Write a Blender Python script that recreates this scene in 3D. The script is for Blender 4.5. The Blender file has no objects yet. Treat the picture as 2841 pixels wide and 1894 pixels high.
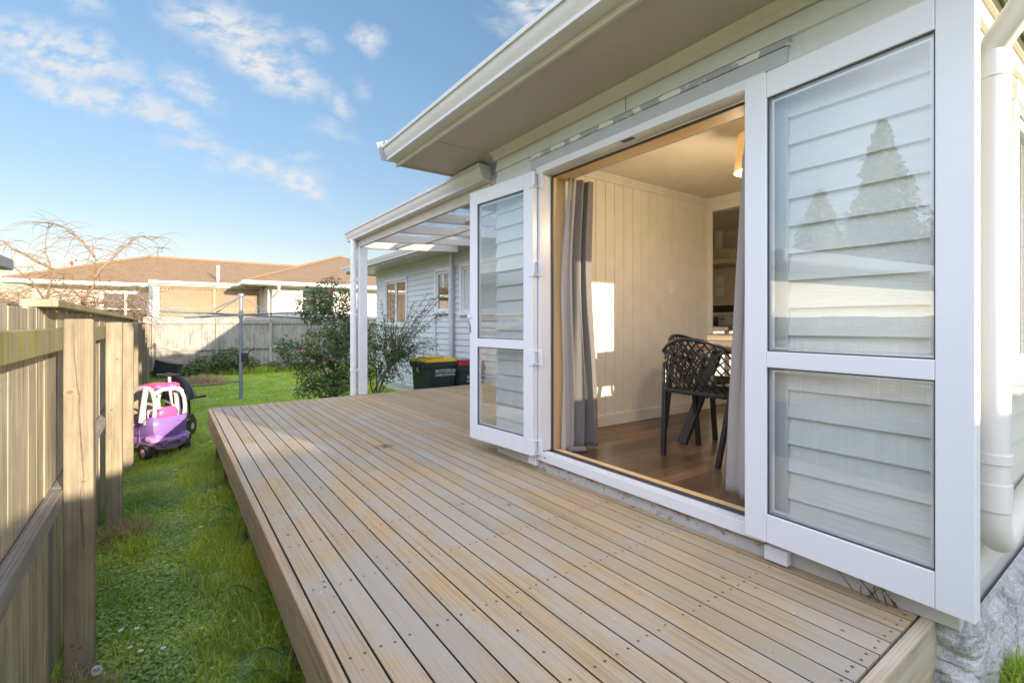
import bpy, math, random
import numpy as np
from mathutils import Vector, Matrix, noise
R = math.radians
random.seed(7); RNG = np.random.default_rng(11)
SC = bpy.context.scene
COL = SC.collection
# ------------------------------------------------------------------ camera, world, sun, exposure
cam = bpy.data.cameras.new("camera"); camo = bpy.data.objects.new("camera", cam); COL.objects.link(camo)
cam.sensor_width = 36; cam.lens = 17.0; cam.shift_y = -49 / 2841; cam.clip_start = .02; cam.clip_end = 2000
YAW = 35.3737
camo.location = (0, 0, 1.6); camo.rotation_euler = (R(90), 0, R(-YAW)); SC.camera = camo
SC.view_settings.view_transform = 'Standard'; SC.view_settings.look = 'None'
SC.view_settings.exposure = 2.25; SC.view_settings.gamma = 1
SUNV = Vector((.25, -1, .195)).normalized()
SKY_STRENGTH = .15; SUN_STRENGTH = 2.0
sun = bpy.data.lights.new("sun", 'SUN'); sun.energy = SUN_STRENGTH; sun.angle = R(.6); sun.color = (1, .85, .67)
suno = bpy.data.objects.new("sun", sun); COL.objects.link(suno)
suno.rotation_euler = SUNV.to_track_quat('Z', 'Y').to_euler(); suno.location = (3, -6, 6)
wd = bpy.data.worlds.new("World"); SC.world = wd; wd.use_nodes = True
N = wd.node_tree.nodes; L = wd.node_tree.links; N.clear()
def nd(t, **k):
    n = N.new(t)
    for a, b in k.items(): setattr(n, a, b)
    return n
out = nd('ShaderNodeOutputWorld'); bg = nd('ShaderNodeBackground'); bg.inputs[1].default_value = SKY_STRENGTH
L.new(bg.outputs[0], out.inputs[0])
sky = nd('ShaderNodeTexSky', sky_type='NISHITA', sun_disc=False)
sky.sun_elevation = math.asin(SUNV.z); sky.sun_rotation = math.atan2(SUNV.x, SUNV.y)
sky.air_density = 1.0; sky.dust_density = .6; sky.ozone_density = 1.6; sky.altitude = 300
tint = nd('ShaderNodeMix', data_type='RGBA', blend_type='MULTIPLY'); tint.inputs[0].default_value = 1
L.new(sky.outputs[0], tint.inputs[6])
# clouds: soft banks fixed in directions of the sky, broken up by noise
tc = nd('ShaderNodeTexCoord')
def dot(v):
    n = nd('ShaderNodeVectorMath', operation='DOT_PRODUCT'); L.new(tc.outputs['Generated'], n.inputs[0]); n.inputs[1].default_value = v
    return n.outputs['Value']
def mth(op, a, b=None, c=None, clamp=False):
    n = nd('ShaderNodeMath', operation=op, use_clamp=clamp)
    for i, x in enumerate((a, b, c)):
        if x is None: continue
        if isinstance(x, (int, float)): n.inputs[i].default_value = x
        else: L.new(x, n.inputs[i])
    return n.outputs[0]
zr = nd('ShaderNodeValToRGB'); L.new(dot((0, 0, 1)), zr.inputs[0])     # clearer, bluer air than the model's low-sun haze
zr.color_ramp.elements[0].position = 0; zr.color_ramp.elements[0].color = (.305, .210, .188, 1); zr.color_ramp.elements[1].position = .62; zr.color_ramp.elements[1].color = (.375, .405, .405, 1)
e_ = zr.color_ramp.elements.new(.22); e_.color = (.30, .272, .265, 1)
L.new(zr.outputs[0], tint.inputs[7])
cy_, sy_ = math.cos(R(YAW)), math.sin(R(YAW))
fw = mth('MAXIMUM', dot((sy_, cy_, 0)), .02)
ca = mth('DIVIDE', dot((cy_, -sy_, 0)), fw); cb = mth('DIVIDE', dot((0, 0, 1)), fw)
vec = nd('ShaderNodeCombineXYZ'); L.new(ca, vec.inputs[0]); L.new(cb, vec.inputs[1])
wn = nd('ShaderNodeTexNoise'); wn.inputs['Scale'].default_value = 9; wn.inputs['Detail'].default_value = 5; L.new(vec.outputs[0], wn.inputs['Vector'])
wv = nd('ShaderNodeVectorMath', operation='MULTIPLY_ADD'); L.new(wn.outputs['Color'], wv.inputs[0]); wv.inputs[1].default_value = (.09, .09, 0); L.new(vec.outputs[0], wv.inputs[2])
CL = [(150,135,205,62,-22,.92),(60,185,110,38,-12,.8),(330,205,110,40,-28,.6),(210,255,155,36,-14,.9),(450,310,115,32,-24,.8),(250,5,60,30,-40,.5),
      (620,80,160,60,-14,.95),(730,185,160,42,-22,1),(860,120,60,30,-30,.55),(535,240,75,30,-28,.75),(1020,115,46,34,-50,.8),(940,285,45,24,-50,.65),
      (730,455,135,26,-12,.85),(830,505,80,30,-35,.95),(545,400,90,20,-8,.6),(920,360,60,24,-30,.4),(590,452,30,14,0,.4),(850,430,45,12,-10,.35),(1480,25,110,60,-50,.85),(1380,60,60,30,-40,.35),(1000,240,30,22,-60,.3)]
acc = None
for (u, v, su, sv, rot, st) in CL:
    a0, b0 = (u - 1420.5 + 60) / 1341.6, (898 - v + 60) / 1341.6
    m = nd('ShaderNodeMapping', vector_type='TEXTURE'); m.inputs['Location'].default_value = (a0, b0, 0)
    m.inputs['Rotation'].default_value = (0, 0, R(rot)); m.inputs['Scale'].default_value = (su / 1341.6, sv / 1341.6, 1)
    L.new(wv.outputs[0], m.inputs['Vector'])
    ln = nd('ShaderNodeVectorMath', operation='LENGTH'); L.new(m.outputs[0], ln.inputs[0])
    g = mth('MULTIPLY', mth('SUBTRACT', 1.55, ln.outputs['Value'], clamp=True), st)
    acc = g if acc is None else mth('MAXIMUM', acc, g)
m2 = nd('ShaderNodeMapping'); m2.inputs['Rotation'].default_value = (0, 0, R(25)); m2.inputs['Scale'].default_value = (1, 1.9, 1); L.new(vec.outputs[0], m2.inputs['Vector'])
cn = nd('ShaderNodeTexNoise'); cn.inputs['Scale'].default_value = 17; cn.inputs['Detail'].default_value = 9; cn.inputs['Roughness'].default_value = .62; L.new(m2.outputs[0], cn.inputs['Vector'])
dens = mth('MULTIPLY', acc, mth('MULTIPLY_ADD', cn.outputs[0], 4.6, -1.55, clamp=True), clamp=True)
dens = mth('MULTIPLY', mth('POWER', dens, 1.1), .97, clamp=True)
cmix = nd('ShaderNodeMix', data_type='RGBA'); L.new(dens, cmix.inputs[0]); L.new(tint.outputs[2], cmix.inputs[6]); cmix.inputs[7].default_value = (1.14, 1.17, 1.21, 1)
CLOUDCOL = cmix.inputs[7]
# added fill light: a broad unseen bright area in the sky behind the camera
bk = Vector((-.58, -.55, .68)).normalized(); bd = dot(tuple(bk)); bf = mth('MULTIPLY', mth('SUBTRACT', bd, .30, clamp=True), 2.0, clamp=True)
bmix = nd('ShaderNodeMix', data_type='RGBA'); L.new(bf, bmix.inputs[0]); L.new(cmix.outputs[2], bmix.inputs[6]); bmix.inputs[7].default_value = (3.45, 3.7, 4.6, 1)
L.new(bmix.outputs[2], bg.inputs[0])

# ------------------------------------------------------------------ mesh helpers
class MB:
    def __init__(s): s.v = []; s.f = []; s.m = []
    def add(s, vs, fs, mi=0):
        b = len(s.v); s.v += [tuple(p) for p in vs]; s.f += [tuple(b + i for i in f) for f in fs]; s.m += [mi] * len(fs); return s
    def box(s, x0, x1, y0, y1, z0, z1, mi=0):
        if x0 > x1: x0, x1 = x1, x0
        if y0 > y1: y0, y1 = y1, y0
        if z0 > z1: z0, z1 = z1, z0
        return s.add([(x0,y0,z0),(x1,y0,z0),(x1,y1,z0),(x0,y1,z0),(x0,y0,z1),(x1,y0,z1),(x1,y1,z1),(x0,y1,z1)],
                     [(0,3,2,1),(4,5,6,7),(0,1,5,4),(1,2,6,5),(2,3,7,6),(3,0,4,7)], mi)
    def bar(s, p, q, w, h, up=(0,0,1), mi=0):
        p, q = Vector(p), Vector(q); d = (q - p).normalized(); u = Vector(up)
        if abs(d.dot(u)) > .98: u = Vector((1, 0, 0))
        a = d.cross(u).normalized() * w / 2; b = a.cross(d).normalized() * h / 2
        vs = [p - a - b, p + a - b, p + a + b, p - a + b, q - a - b, q + a - b, q + a + b, q - a + b]
        return s.add(vs, [(0,1,2,3),(7,6,5,4),(4,5,1,0),(5,6,2,1),(6,7,3,2),(7,4,0,3)], mi)
    def tube(s, pts, r, n=8, mi=0, cap=True):
        pts = [Vector(p) for p in pts]; k = len(pts)
        rr = r if isinstance(r, (list, tuple)) else [r] * k
        vs = []; fr = None
        for i, p in enumerate(pts):
            d = (pts[min(i+1, k-1)] - pts[max(i-1, 0)]).normalized()
            if fr is None:
                t = Vector((0, 0, 1)) if abs(d.z) < .9 else Vector((1, 0, 0)); a = d.cross(t).normalized()
            else:
                a = (fr - d * fr.dot(d)).normalized()
            fr = a; b = d.cross(a)
            for j in range(n):
                an = 2 * math.pi * j / n; vs.append(p + (a * math.cos(an) + b * math.sin(an)) * rr[i])
        fs = [(i*n+j, i*n+(j+1) % n, (i+1)*n+(j+1) % n, (i+1)*n+j) for i in range(k-1) for j in range(n)]
        if cap and n > 2: fs += [tuple(reversed(range(n))), tuple(range((k-1)*n, k*n))]
        return s.add(vs, fs, mi)
    def prism(s, poly, fn, a0, a1, mi=0):
        n = len(poly); vs = [fn(p, a0) for p in poly] + [fn(p, a1) for p in poly]
        fs = [(i, (i+1) % n, n+(i+1) % n, n+i) for i in range(n)] + [tuple(reversed(range(n))), tuple(range(n, 2*n))]
        return s.add(vs, fs, mi)
    def lathe(s, prof, c=(0,0,0), n=20, mi=0, axis=2):
        vs = []
        for (r, z) in prof:
            for j in range(n):
                a = 2*math.pi*j/n; p = (r*math.cos(a), r*math.sin(a), z)
                if axis == 1: p = (p[0], p[2], p[1])
                if axis == 0: p = (p[2], p[0], p[1])
                vs.append((p[0]+c[0], p[1]+c[1], p[2]+c[2]))
        k = len(prof)
        fs = [(i*n+j, i*n+(j+1) % n, (i+1)*n+(j+1) % n, (i+1)*n+j) for i in range(k-1) for j in range(n)]
        fs += [tuple(reversed(range(n))), tuple(range((k-1)*n, k*n))]
        return s.add(vs, fs, mi)
    def ell(s, c, r, n=14, m=8, mi=0, jit=0):
        prof = [(max(.001, math.sin(math.pi*i/m)), -math.cos(math.pi*i/m)) for i in range(m+1)]
        b = len(s.v); s.lathe(prof, n=n, mi=mi)
        for i in range(b, len(s.v)):
            p = s.v[i]; k = 1 + (noise.noise(Vector(p)*2.3 + Vector(c))*jit if jit else 0)
            s.v[i] = (p[0]*r[0]*k+c[0], p[1]*r[1]*k+c[1], p[2]*r[2]*k+c[2])
        return s
    def xf(s, M, start=0):
        for i in range(start, len(s.v)): s.v[i] = tuple(M @ Vector(s.v[i]))
        return s
WL = {}
def tag(o, label=None, cat=None, group=None, kind=None):
    for k, v in (('label', label), ('category', cat), ('group', group), ('kind', kind)):
        if v: o[k] = v
    return o
def thing(name, label, cat, loc=(0,0,0), rz=0, group=None, local=False):
    o = bpy.data.objects.new(name, None); COL.objects.link(o); o.location = loc; o.rotation_euler = (0, 0, rz); o.empty_display_size = .1
    WL[o.name] = Vector((0,0,0)) if local else Vector(loc)
    return tag(o, label, cat, group)
def part(name, mb, mats, parent=None, smooth=False, bevel=0, label=None, kind=None, bseg=2, solid=0, sub=0):
    off = WL[parent.name] if parent else Vector((0,0,0))
    me = bpy.data.meshes.new(name)
    if isinstance(mb, MB): V = [(p[0]-off.x, p[1]-off.y, p[2]-off.z) for p in mb.v]; F = mb.f
    else: V = (mb[0] - np.array(off)).tolist(); F = mb[1].tolist() if not isinstance(mb[1], list) else mb[1]
    me.from_pydata(V, [], F)
    for m in (mats if isinstance(mats, (list, tuple)) else [mats]): me.materials.append(m)
    if isinstance(mb, MB): me.polygons.foreach_set('material_index', mb.m)
    if smooth: me.polygons.foreach_set('use_smooth', [True]*len(me.polygons))
    me.update()
    o = bpy.data.objects.new(name, me); COL.objects.link(o)
    if parent: o.parent = parent; WL[o.name] = off
    if solid: md = o.modifiers.new('solid', 'SOLIDIFY'); md.thickness = solid; md.offset = 0
    if sub: md = o.modifiers.new('sub', 'SUBSURF'); md.levels = sub; md.render_levels = sub
    if bevel: md = o.modifiers.new('bevel', 'BEVEL'); md.width = bevel; md.segments = bseg; md.limit_method = 'ANGLE'; md.angle_limit = R(40); md.harden_normals = False
    if smooth and hasattr(me, 'set_sharp_from_angle'): me.set_sharp_from_angle(angle=R(40))
    if label: o['label'] = label
    if kind: o['kind'] = kind
    return o
def dup(root, loc, rz=0, label=None, mats=None):
    r = root.copy(); COL.objects.link(r); r.location = loc; r.rotation_euler = (0,0,rz)
    if label: r['label'] = label
    for ch in list(root.children):
        c = ch.copy(); COL.objects.link(c); c.parent = r
        for g in ch.children:
            d = g.copy(); COL.objects.link(d); d.parent = c
    return r

# ------------------------------------------------------------------ materials
class NT:
    def __init__(s, name):
        s.m = bpy.data.materials.new(name); s.m.use_nodes = True; s.t = s.m.node_tree; s.n = s.t.nodes; s.l = s.t.links
        s.b = s.n['Principled BSDF']; s.o = s.n['Material Output']; s.tc = s.n.new('ShaderNodeTexCoord')
    def link(s, a, b): s.l.new(a, b)
    def mapp(s, scale=(1,1,1), rot=(0,0,0), rnd=False, src=None):
        m = s.n.new('ShaderNodeMapping'); m.inputs['Scale'].default_value = scale; m.inputs['Rotation'].default_value = rot
        v = src or s.tc.outputs['Object']
        if rnd:
            oi = s.n.new('ShaderNodeObjectInfo'); a = s.n.new('ShaderNodeVectorMath'); a.operation = 'MULTIPLY_ADD'
            s.l.new(oi.outputs['Random'], a.inputs[0]); a.inputs[1].default_value = (13.7, 37.1, 7.3); s.l.new(v, a.inputs[2]); v = a.outputs[0]
        s.l.new(v, m.inputs['Vector']); return m.outputs[0]
    def noise(s, vec, scale=5, detail=4, rough=.55, dist=0):
        n = s.n.new('ShaderNodeTexNoise'); n.inputs['Scale'].default_value = scale; n.inputs['Detail'].default_value = detail
        n.inputs['Roughness'].default_value = rough; n.inputs['Distortion'].default_value = dist; s.l.new(vec, n.inputs['Vector']); return n.outputs[0]
    def ramp(s, fac, stops, interp='LINEAR'):
        r = s.n.new('ShaderNodeValToRGB'); e = r.color_ramp; e.interpolation = interp
        while len(e.elements) < len(stops): e.elements.new(.5)
        for i, (p, c) in enumerate(stops):
            e.elements[i].position = p; e.elements[i].color = (c[0], c[1], c[2], 1) if isinstance(c, (tuple, list)) else (c, c, c, 1)
        s.l.new(fac, r.inputs[0]); return r.outputs[0]
    def mix(s, fac, a, b, mode='MIX'):
        n = s.n.new('ShaderNodeMix'); n.data_type = 'RGBA'; n.blend_type = mode
        for i, x in ((0, fac), (6, a), (7, b)):
            if isinstance(x, (int, float)): n.inputs[i].default_value = x
            elif isinstance(x, (tuple, list)): n.inputs[i].default_value = (x[0], x[1], x[2], 1)
            else: s.l.new(x, n.inputs[i])
        return n.outputs[2]
    def math(s, op, a, b=0., clamp=False):
        n = s.n.new('ShaderNodeMath'); n.operation = op; n.use_clamp = clamp
        for i, x in enumerate((a, b)):
            if isinstance(x, (int, float)): n.inputs[i].default_value = x
            else: s.l.new(x, n.inputs[i])
        return n.outputs[0]
    def bump(s, h, strength=.3, dist=.01):
        b = s.n.new('ShaderNodeBump'); b.inputs['Strength'].default_value = strength; b.inputs['Distance'].default_value = dist
        s.l.new(h, b.inputs['Height']); s.l.new(b.outputs[0], s.b.inputs['Normal']); return b
    def base(s, c, rough=.6):
        if isinstance(c, (tuple, list)): s.b.inputs['Base Color'].default_value = (*c[:3], 1)
        else: s.l.new(c, s.b.inputs['Base Color'])
        if isinstance(rough, (int, float)): s.b.inputs['Roughness'].default_value = rough
        else: s.l.new(rough, s.b.inputs['Roughness'])
        return s
def pm(name, c1, c2=None, scale=6, stretch=(1,1,1), rough=.55, bump=0, bscale=60, metal=0, dirt=0, coat=0, spec=.5, bstretch=None, detail=5):
    t = NT(name); c2 = c2 or tuple(x*.9 for x in c1)
    f = t.noise(t.mapp(stretch), scale, detail); c = t.ramp(f, [(.3, c1), (.7, c2)])
    if dirt:
        g = t.noise(t.mapp((1,1,1)), 2.3, 8, .7); c = t.mix(t.ramp(g, [(.52, 0), (.75, dirt)]), c, tuple(x*.45 for x in c1))
    t.base(c, rough); t.b.inputs['Metallic'].default_value = metal; t.b.inputs['Specular IOR Level'].default_value = spec
    t.b.inputs['Coat Weight'].default_value = coat
    if bump: t.bump(t.noise(t.mapp(bstretch or stretch), bscale, 5), bump, .004)
    return t.m
def wood(name, c1, c2, grain=(60, 60, 2), blotch=None, bcol=None, spots=0, rough=.75, bump=.35, ringdark=.72, rnd=True, wave=.35, hue=0, knots=0, vary=.9, low_wide=False):
    t = NT(name); v = t.mapp(grain, rnd=rnd); ax = grain.index(min(grain))
    low = [1.2]*3; low[ax] = .45
    g = t.noise(v, 1, 6, .6, .35)
    c = t.ramp(g, [(.30, tuple(x*ringdark for x in c1)), (.43, c1), (.58, c2), (.72, tuple(x*.80 for x in c1))])
    w = t.n.new('ShaderNodeTexWave'); w.wave_type = 'BANDS'; w.bands_direction = 'XYZ'[0 if ax != 0 else 1]; w.inputs['Scale'].default_value = 1
    w.inputs['Distortion'].default_value = 9; w.inputs['Detail'].default_value = 2; w.inputs['Detail Scale'].default_value = .9
    ws = [22]*3; ws[ax] = .55
    t.link(t.mapp(tuple(ws), rnd=rnd), w.inputs['Vector'])
    c = t.mix(t.ramp(w.outputs['Fac'], [(.0, wave), (.35, .0), (1, 0)]), c, tuple(x*.62 for x in c1))
    if blotch:
        b = t.noise(t.mapp(tuple(x*blotch*(.55 if low_wide else 1) for x in (low if not low_wide else [1.3, .8, 1.3])), rnd=rnd and not low_wide, src=t.n.new('ShaderNodeNewGeometry').outputs['Position'] if low_wide else None), 3, 6, .68)
        if low_wide:
            sx_ = t.n.new('ShaderNodeSeparateXYZ'); t.link(t.tc.outputs['Object'], sx_.inputs[0]); b = t.math('SUBTRACT', b, t.math('MULTIPLY', t.math('ADD', sx_.outputs[0], -.75), .075))   # boards under the eave have greyed less
        c = t.mix(t.ramp(b, [(.49, .08), (.66, .74)] if low_wide else [(.46, 0), (.66, .85)]), c, bcol)
    oi = t.n.new('ShaderNodeObjectInfo')
    if hue: c = t.mix(t.math('MULTIPLY', t.math('FRACT', t.math('MULTIPLY', oi.outputs['Random'], 7.31)), hue), c, bcol)
    if knots:
        vo = t.n.new('ShaderNodeTexVoronoi'); ks = [5.5]*3; ks[ax] = 1.6; vo.inputs['Scale'].default_value = 1; t.link(t.mapp(tuple(ks), rnd=rnd), vo.inputs['Vector']); kn = t.ramp(vo.outputs['Distance'], [(.03, .95), (.10, .25), (.16, .75), (.22, .1), (.3, 0)])
        c = t.mix(t.math('MULTIPLY', kn, knots), c, tuple(x*.45 for x in c1))
    if rnd: c = t.mix(vary, c, t.ramp(oi.outputs['Random'], [(0, .80), (.5, 1.0), (1, 1.14)]), 'MULTIPLY')
    if spots:
        a = t.noise(t.mapp((1,1,1), rnd=rnd), 170, 3, .6); bb = t.noise(t.mapp((1,1,1), rnd=rnd), 5.5, 3, .5)
        k = t.math('MULTIPLY', t.ramp(a, [(.60, 0), (.66, 1)]), t.ramp(bb, [(.60, 0), (.72, spots)])); c = t.mix(k, c, (.05, .055, .05))
    t.base(c, rough); h = t.mix(.5, g, w.outputs['Fac']); t.bump(h, bump, .003)
    t.b.inputs['Specular IOR Level'].default_value = .3
    return t
M = {}
M['deck'] = wood('weathered deck pine', (.41,.275,.13), (.50,.355,.185), (105, 1.0, 105), 1.3, (.385,.36,.315), spots=.9, wave=.30, hue=.28, ringdark=.58, vary=.5, low_wide=True)
_t = M['deck']; _v = _t.n.new('ShaderNodeVectorMath'); _v.operation = 'DISTANCE'; _t.link(_t.tc.outputs['Object'], _v.inputs[0]); _v.inputs[1].default_value = (.237, .328, .6)
_k = _t.math('MULTIPLY', _t.ramp(_v.outputs['Value'], [(.02, 1), (.10, 0)]), _t.ramp(_t.noise(_t.mapp((1, 1, 1)), 26, 5, .7), [(.40, 0), (.50, .85)]))
_t.link(_t.mix(_k, _t.b.inputs['Base Color'].links[0].from_socket, (.055, .045, .04)), _t.b.inputs['Base Color']); M['deck'] = _t.m
M['deck_edge'] = wood('edge board pine', (.40,.29,.18), (.52,.39,.25), (60, 1.6, 60), 1.0, (.42,.36,.28), spots=1, bump=.45).m
M['deck_edge_x'] = wood('end board pine', (.42,.32,.21), (.54,.42,.28), (1.6, 60, 30), 1.0, (.50,.47,.40), bump=.45, knots=.8).m
M['board_side'] = pm('grime and gap shade board edge', (.085,.07,.05), (.05,.042,.03), 30, rough=.9)  # grime, painted darker still to put shade into the board gaps
M['knot'] = pm('wood knot', (.17,.10,.055), (.26,.17,.10), 60, rough=.7)
M['knot_ring'] = pm('knot ring', (.34,.25,.16), (.28,.20,.12), 60, rough=.7)
M['frame_wood'] = wood('dark joist timber', (.16,.12,.08), (.2,.15,.1), (40, 40, 40)).m
def fencewood(name, c1, c2, stain, k, th=.50):
    t = wood(name, c1, c2, (55, 55, 1.7), 1.5, tuple(x*.72 for x in c1), bump=.4, wave=.22, ringdark=.82, knots=.55)
    # lichen and tannin streaks running down the boards
    src = t.b.inputs['Base Color'].links[0].from_socket
    s1 = t.noise(t.mapp((16, 16, .9)), 1.2, 5, .6); s2 = t.noise(t.mapp((26, 26, 1.2)), 1.1, 4)
    c = t.mix(t.ramp(s1, [(th, 0), (th+.16, k)]), src, stain); c = t.mix(t.ramp(s2, [(.50, 0), (.70, min(.85, k*1.5))]), c, (.20,.19,.165)); s3 = t.noise(t.mapp((3, 3, 1.5)), 2, 5, .6); c = t.mix(1, c, t.ramp(s3, [(.3, .78), (.7, 1.12)]), 'MULTIPLY'); t.link(c, t.b.inputs['Base Color'])
    return t
M['paling'] = fencewood('weathered palings', (.46,.40,.29), (.56,.49,.36), (.38,.32,.09), .5).m
M['rail_top'] = fencewood('lichened rail', (.36,.32,.20), (.43,.38,.24), (.36,.31,.05), .9, .45).m
M['rail_low'] = wood('bare grey rail', (.34,.31,.27), (.42,.39,.35), (60, 3, 60), 1.2, (.26,.23,.20), bump=.9).m
M['post'] = fencewood('pine fence post', (.285,.235,.16), (.36,.295,.205), (.26,.22,.12), .35).m
M['paling_far'] = fencewood('grey far palings', (.37,.345,.29), (.46,.43,.37), (.30,.28,.20), .35).m
M['lattice'] = pm('tan lattice', (.40,.29,.18), (.32,.23,.14), 9, rough=.8)
M['pvc'] = pm('white joinery', (.76,.775,.79), (.74,.755,.77), 3, rough=.30, spec=.5)
M['seal'] = pm('dark seal', (.06,.065,.07), rough=.5)
M['siding'] = pm('painted weatherboard', (.70,.725,.70), (.66,.685,.66), 3, (1.5,1.5,8), .5, .55, 30, dirt=.12, bstretch=(.6,.6,6))
M['siding_y'] = pm('painted weatherboard wing', (.66,.68,.70), (.62,.64,.66), 3, (1.5,1.5,8), .5, .3, 30, dirt=.10, bstretch=(.6,.6,6))
M['sidewall'] = pm('cream side wall paint', (.66,.65,.56), (.62,.61,.53), 3, (1,1,6), .5, .3, 30)
M['cream'] = pm('cream trim paint', (.62,.565,.495), (.57,.52,.455), 4, rough=.5, dirt=.1)
M['whitetrim'] = pm('white trim paint', (.76,.77,.77), (.70,.71,.72), 9, rough=.45, dirt=.15)
M['greytrim'] = pm('grey architrave paint', (.50,.53,.54), (.47,.50,.51), 4, rough=.45)
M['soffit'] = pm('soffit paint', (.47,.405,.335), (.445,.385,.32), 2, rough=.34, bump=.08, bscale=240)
M['gutter'] = pm('enamelled gutter', (.66,.64,.63), (.62,.605,.595), 3, rough=.28, dirt=.12)
M['gutter_w'] = pm('white gutter', (.80,.80,.77), rough=.35)
M['pipe'] = pm('painted plastic pipe', (.76,.73,.67), (.73,.70,.64), 4, rough=.35)
M['pipe_g'] = pm('pale grey pipe', (.60,.63,.64), rough=.4)
M['zinc'] = pm('zinc flashing', (.42,.45,.47), (.30,.33,.35), 30, rough=.45, metal=.3)
M['roofing'] = pm('dark roof steel', (.16,.16,.17), rough=.5)
t = NT('peeling flashing'); f = t.noise(t.mapp((1,1,1)), 9, 6, .6); t.base(t.ramp(f, [(.50, (.74,.73,.70)), (.52, (.36,.39,.40))]), .6); M['peel'] = t.m
t = NT('rusty concrete'); f = t.noise(t.mapp((1,1,1)), 14, 8, .7); f2 = t.noise(t.mapp((3,3,12)), 4, 6, .7)
c = t.ramp(f, [(.38, (.42,.42,.40)), (.55, (.52,.51,.48)), (.66, (.17,.17,.14))]); sz = t.n.new('ShaderNodeSeparateXYZ'); t.link(t.tc.outputs['Object'], sz.inputs[0]); hz = t.ramp(t.math('ADD', sz.outputs[2], t.math('MULTIPLY', f, .10)), [(.685, 0), (.705, .95)]); c = t.mix(t.math('MULTIPLY', hz, t.ramp(f2, [(.42, .15), (.60, 1)])), c, (.22,.085,.025)); t.base(c, .85); t.bump(f, .5, .004); M['rust'] = t.m
t = NT('rough stone base'); v = t.mapp((1,1,1)); f = t.noise(v, 12, 9, .7); g = t.noise(v, 3, 5)
c = t.ramp(f, [(.34, (.30,.31,.31)), (.46, (.56,.56,.55)), (.62, (.74,.74,.71))]); c = t.mix(t.ramp(g, [(.45, 0), (.65, .5)]), c, (.50,.51,.50)); h_ = t.noise(v, 140, 5, .75); c = t.mix(.8, c, t.ramp(h_, [(.36, .55), (.6, 1.15)]), 'MULTIPLY'); t.base(c, .95); t.bump(h_, 1.0, .006); M['stone'] = t.m
M['concrete'] = pm('pale concrete', (.50,.47,.43), (.40,.37,.33), 14, rough=.9, bump=.4, bscale=120)
M['slab'] = pm('foundation plaster', (.58,.57,.50), (.50,.50,.46), 8, rough=.85, dirt=.4, bump=.3)
M['intwall'] = pm('interior cream paint', (.76,.73,.65), rough=.5, spec=.3)
M['ceil'] = pm('ceiling paint', (.80,.74,.60), rough=.7)
M['kitchen'] = pm('kitchen wall paint', (.66,.58,.44), rough=.6)
t = NT('ochre jamb timber'); t.base(t.ramp(t.noise(t.mapp((40, 40, 3)), 1, 5), [(.3, (.68,.45,.20)), (.7, (.74,.52,.26))]), .55); M['jamb'] = t.m
# laminate floor
t = NT('brown laminate'); br = t.n.new('ShaderNodeTexBrick'); br.inputs['Scale'].default_value = 1; br.inputs['Mortar Size'].default_value = .0015
br.inputs['Brick Width'].default_value = 1.2; br.inputs['Row Height'].default_value = .095; br.offset = .37; br.inputs['Color1'].default_value = (.085,.050,.027,1); br.inputs['Color2'].default_value = (.19,.115,.065,1); br.inputs['Mortar'].default_value = (.06,.035,.02,1)
mp = t.mapp((1,1,1), (0,0,R(0))); t.link(mp, br.inputs['Vector']); g = t.noise(t.mapp((2.0, 45, 1)), 1, 6, .6)
c = t.mix(1, br.outputs['Color'], t.ramp(g, [(.3, .62), (.7, 1.25)]), 'MULTIPLY'); t.base(c, .32); t.bump(g, .05, .002); M['laminate'] = t.m
def glass(name, tintc=(.93,.97,.95), ior=1.5, boost=1.0, bumpy=0):
    m = bpy.data.materials.new(name); m.use_nodes = True; t = m.node_tree; t.nodes.clear()
    o = t.nodes.new('ShaderNodeOutputMaterial'); mx = t.nodes.new('ShaderNodeMixShader'); tr = t.nodes.new('ShaderNodeBsdfTransparent'); gl = t.nodes.new('ShaderNodeBsdfGlossy')
    fr = t.nodes.new('ShaderNodeFresnel'); gg = t.nodes.new('ShaderNodeNewGeometry'); im = t.nodes.new('ShaderNodeMix'); im.inputs[2].default_value = ior; im.inputs[3].default_value = 1/ior; t.links.new(gg.outputs['Backfacing'], im.inputs[0]); t.links.new(im.outputs[0], fr.inputs[0]); mu = t.nodes.new('ShaderNodeMath'); mu.operation = 'MULTIPLY'; mu.inputs[1].default_value = boost; mu.use_clamp = True
    tr.inputs[0].default_value = (*tintc, 1); gl.inputs['Roughness'].default_value = 0.0; gl.inputs[0].default_value = (1,1,1,1)
    t.links.new(fr.outputs[0], mu.inputs[0]); t.links.new(mu.outputs[0], mx.inputs[0]); t.links.new(tr.outputs[0], mx.inputs[1]); t.links.new(gl.outputs[0], mx.inputs[2]); t.links.new(mx.outputs[0], o.inputs[0])
    if bumpy:
        tc2 = t.nodes.new('ShaderNodeTexCoord'); nz = t.nodes.new('ShaderNodeTexNoise'); nz.inputs['Scale'].default_value = 60; b = t.nodes.new('ShaderNodeBump'); b.inputs['Distance'].default_value = .01; b.inputs['Strength'].default_value = bumpy
        t.links.new(tc2.outputs['Object'], nz.inputs['Vector']); t.links.new(nz.outputs[0], b.inputs['Height']); t.links.new(b.outputs[0], gl.inputs['Normal']); tr.inputs[0].default_value = (.55,.58,.58,1)
    return m
M['glass'] = glass('door glazing', (.97,.985,.985), 1.5, 2.8)
M['winglass'] = glass('window glazing', (.7,.74,.74), 1.7, 1.3)
M['sideglass'] = glass('side window glazing', (.95,.96,.94), 1.5, 1.0)
t = NT('frosted glazing'); t.base(t.ramp(t.noise(t.mapp(), 90, 3), [(.3, (.48,.50,.48)), (.7, (.66,.68,.66))]), .18); t.bump(t.noise(t.mapp(), 60, 3), .6, .01); M['frosted'] = t.m
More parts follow.
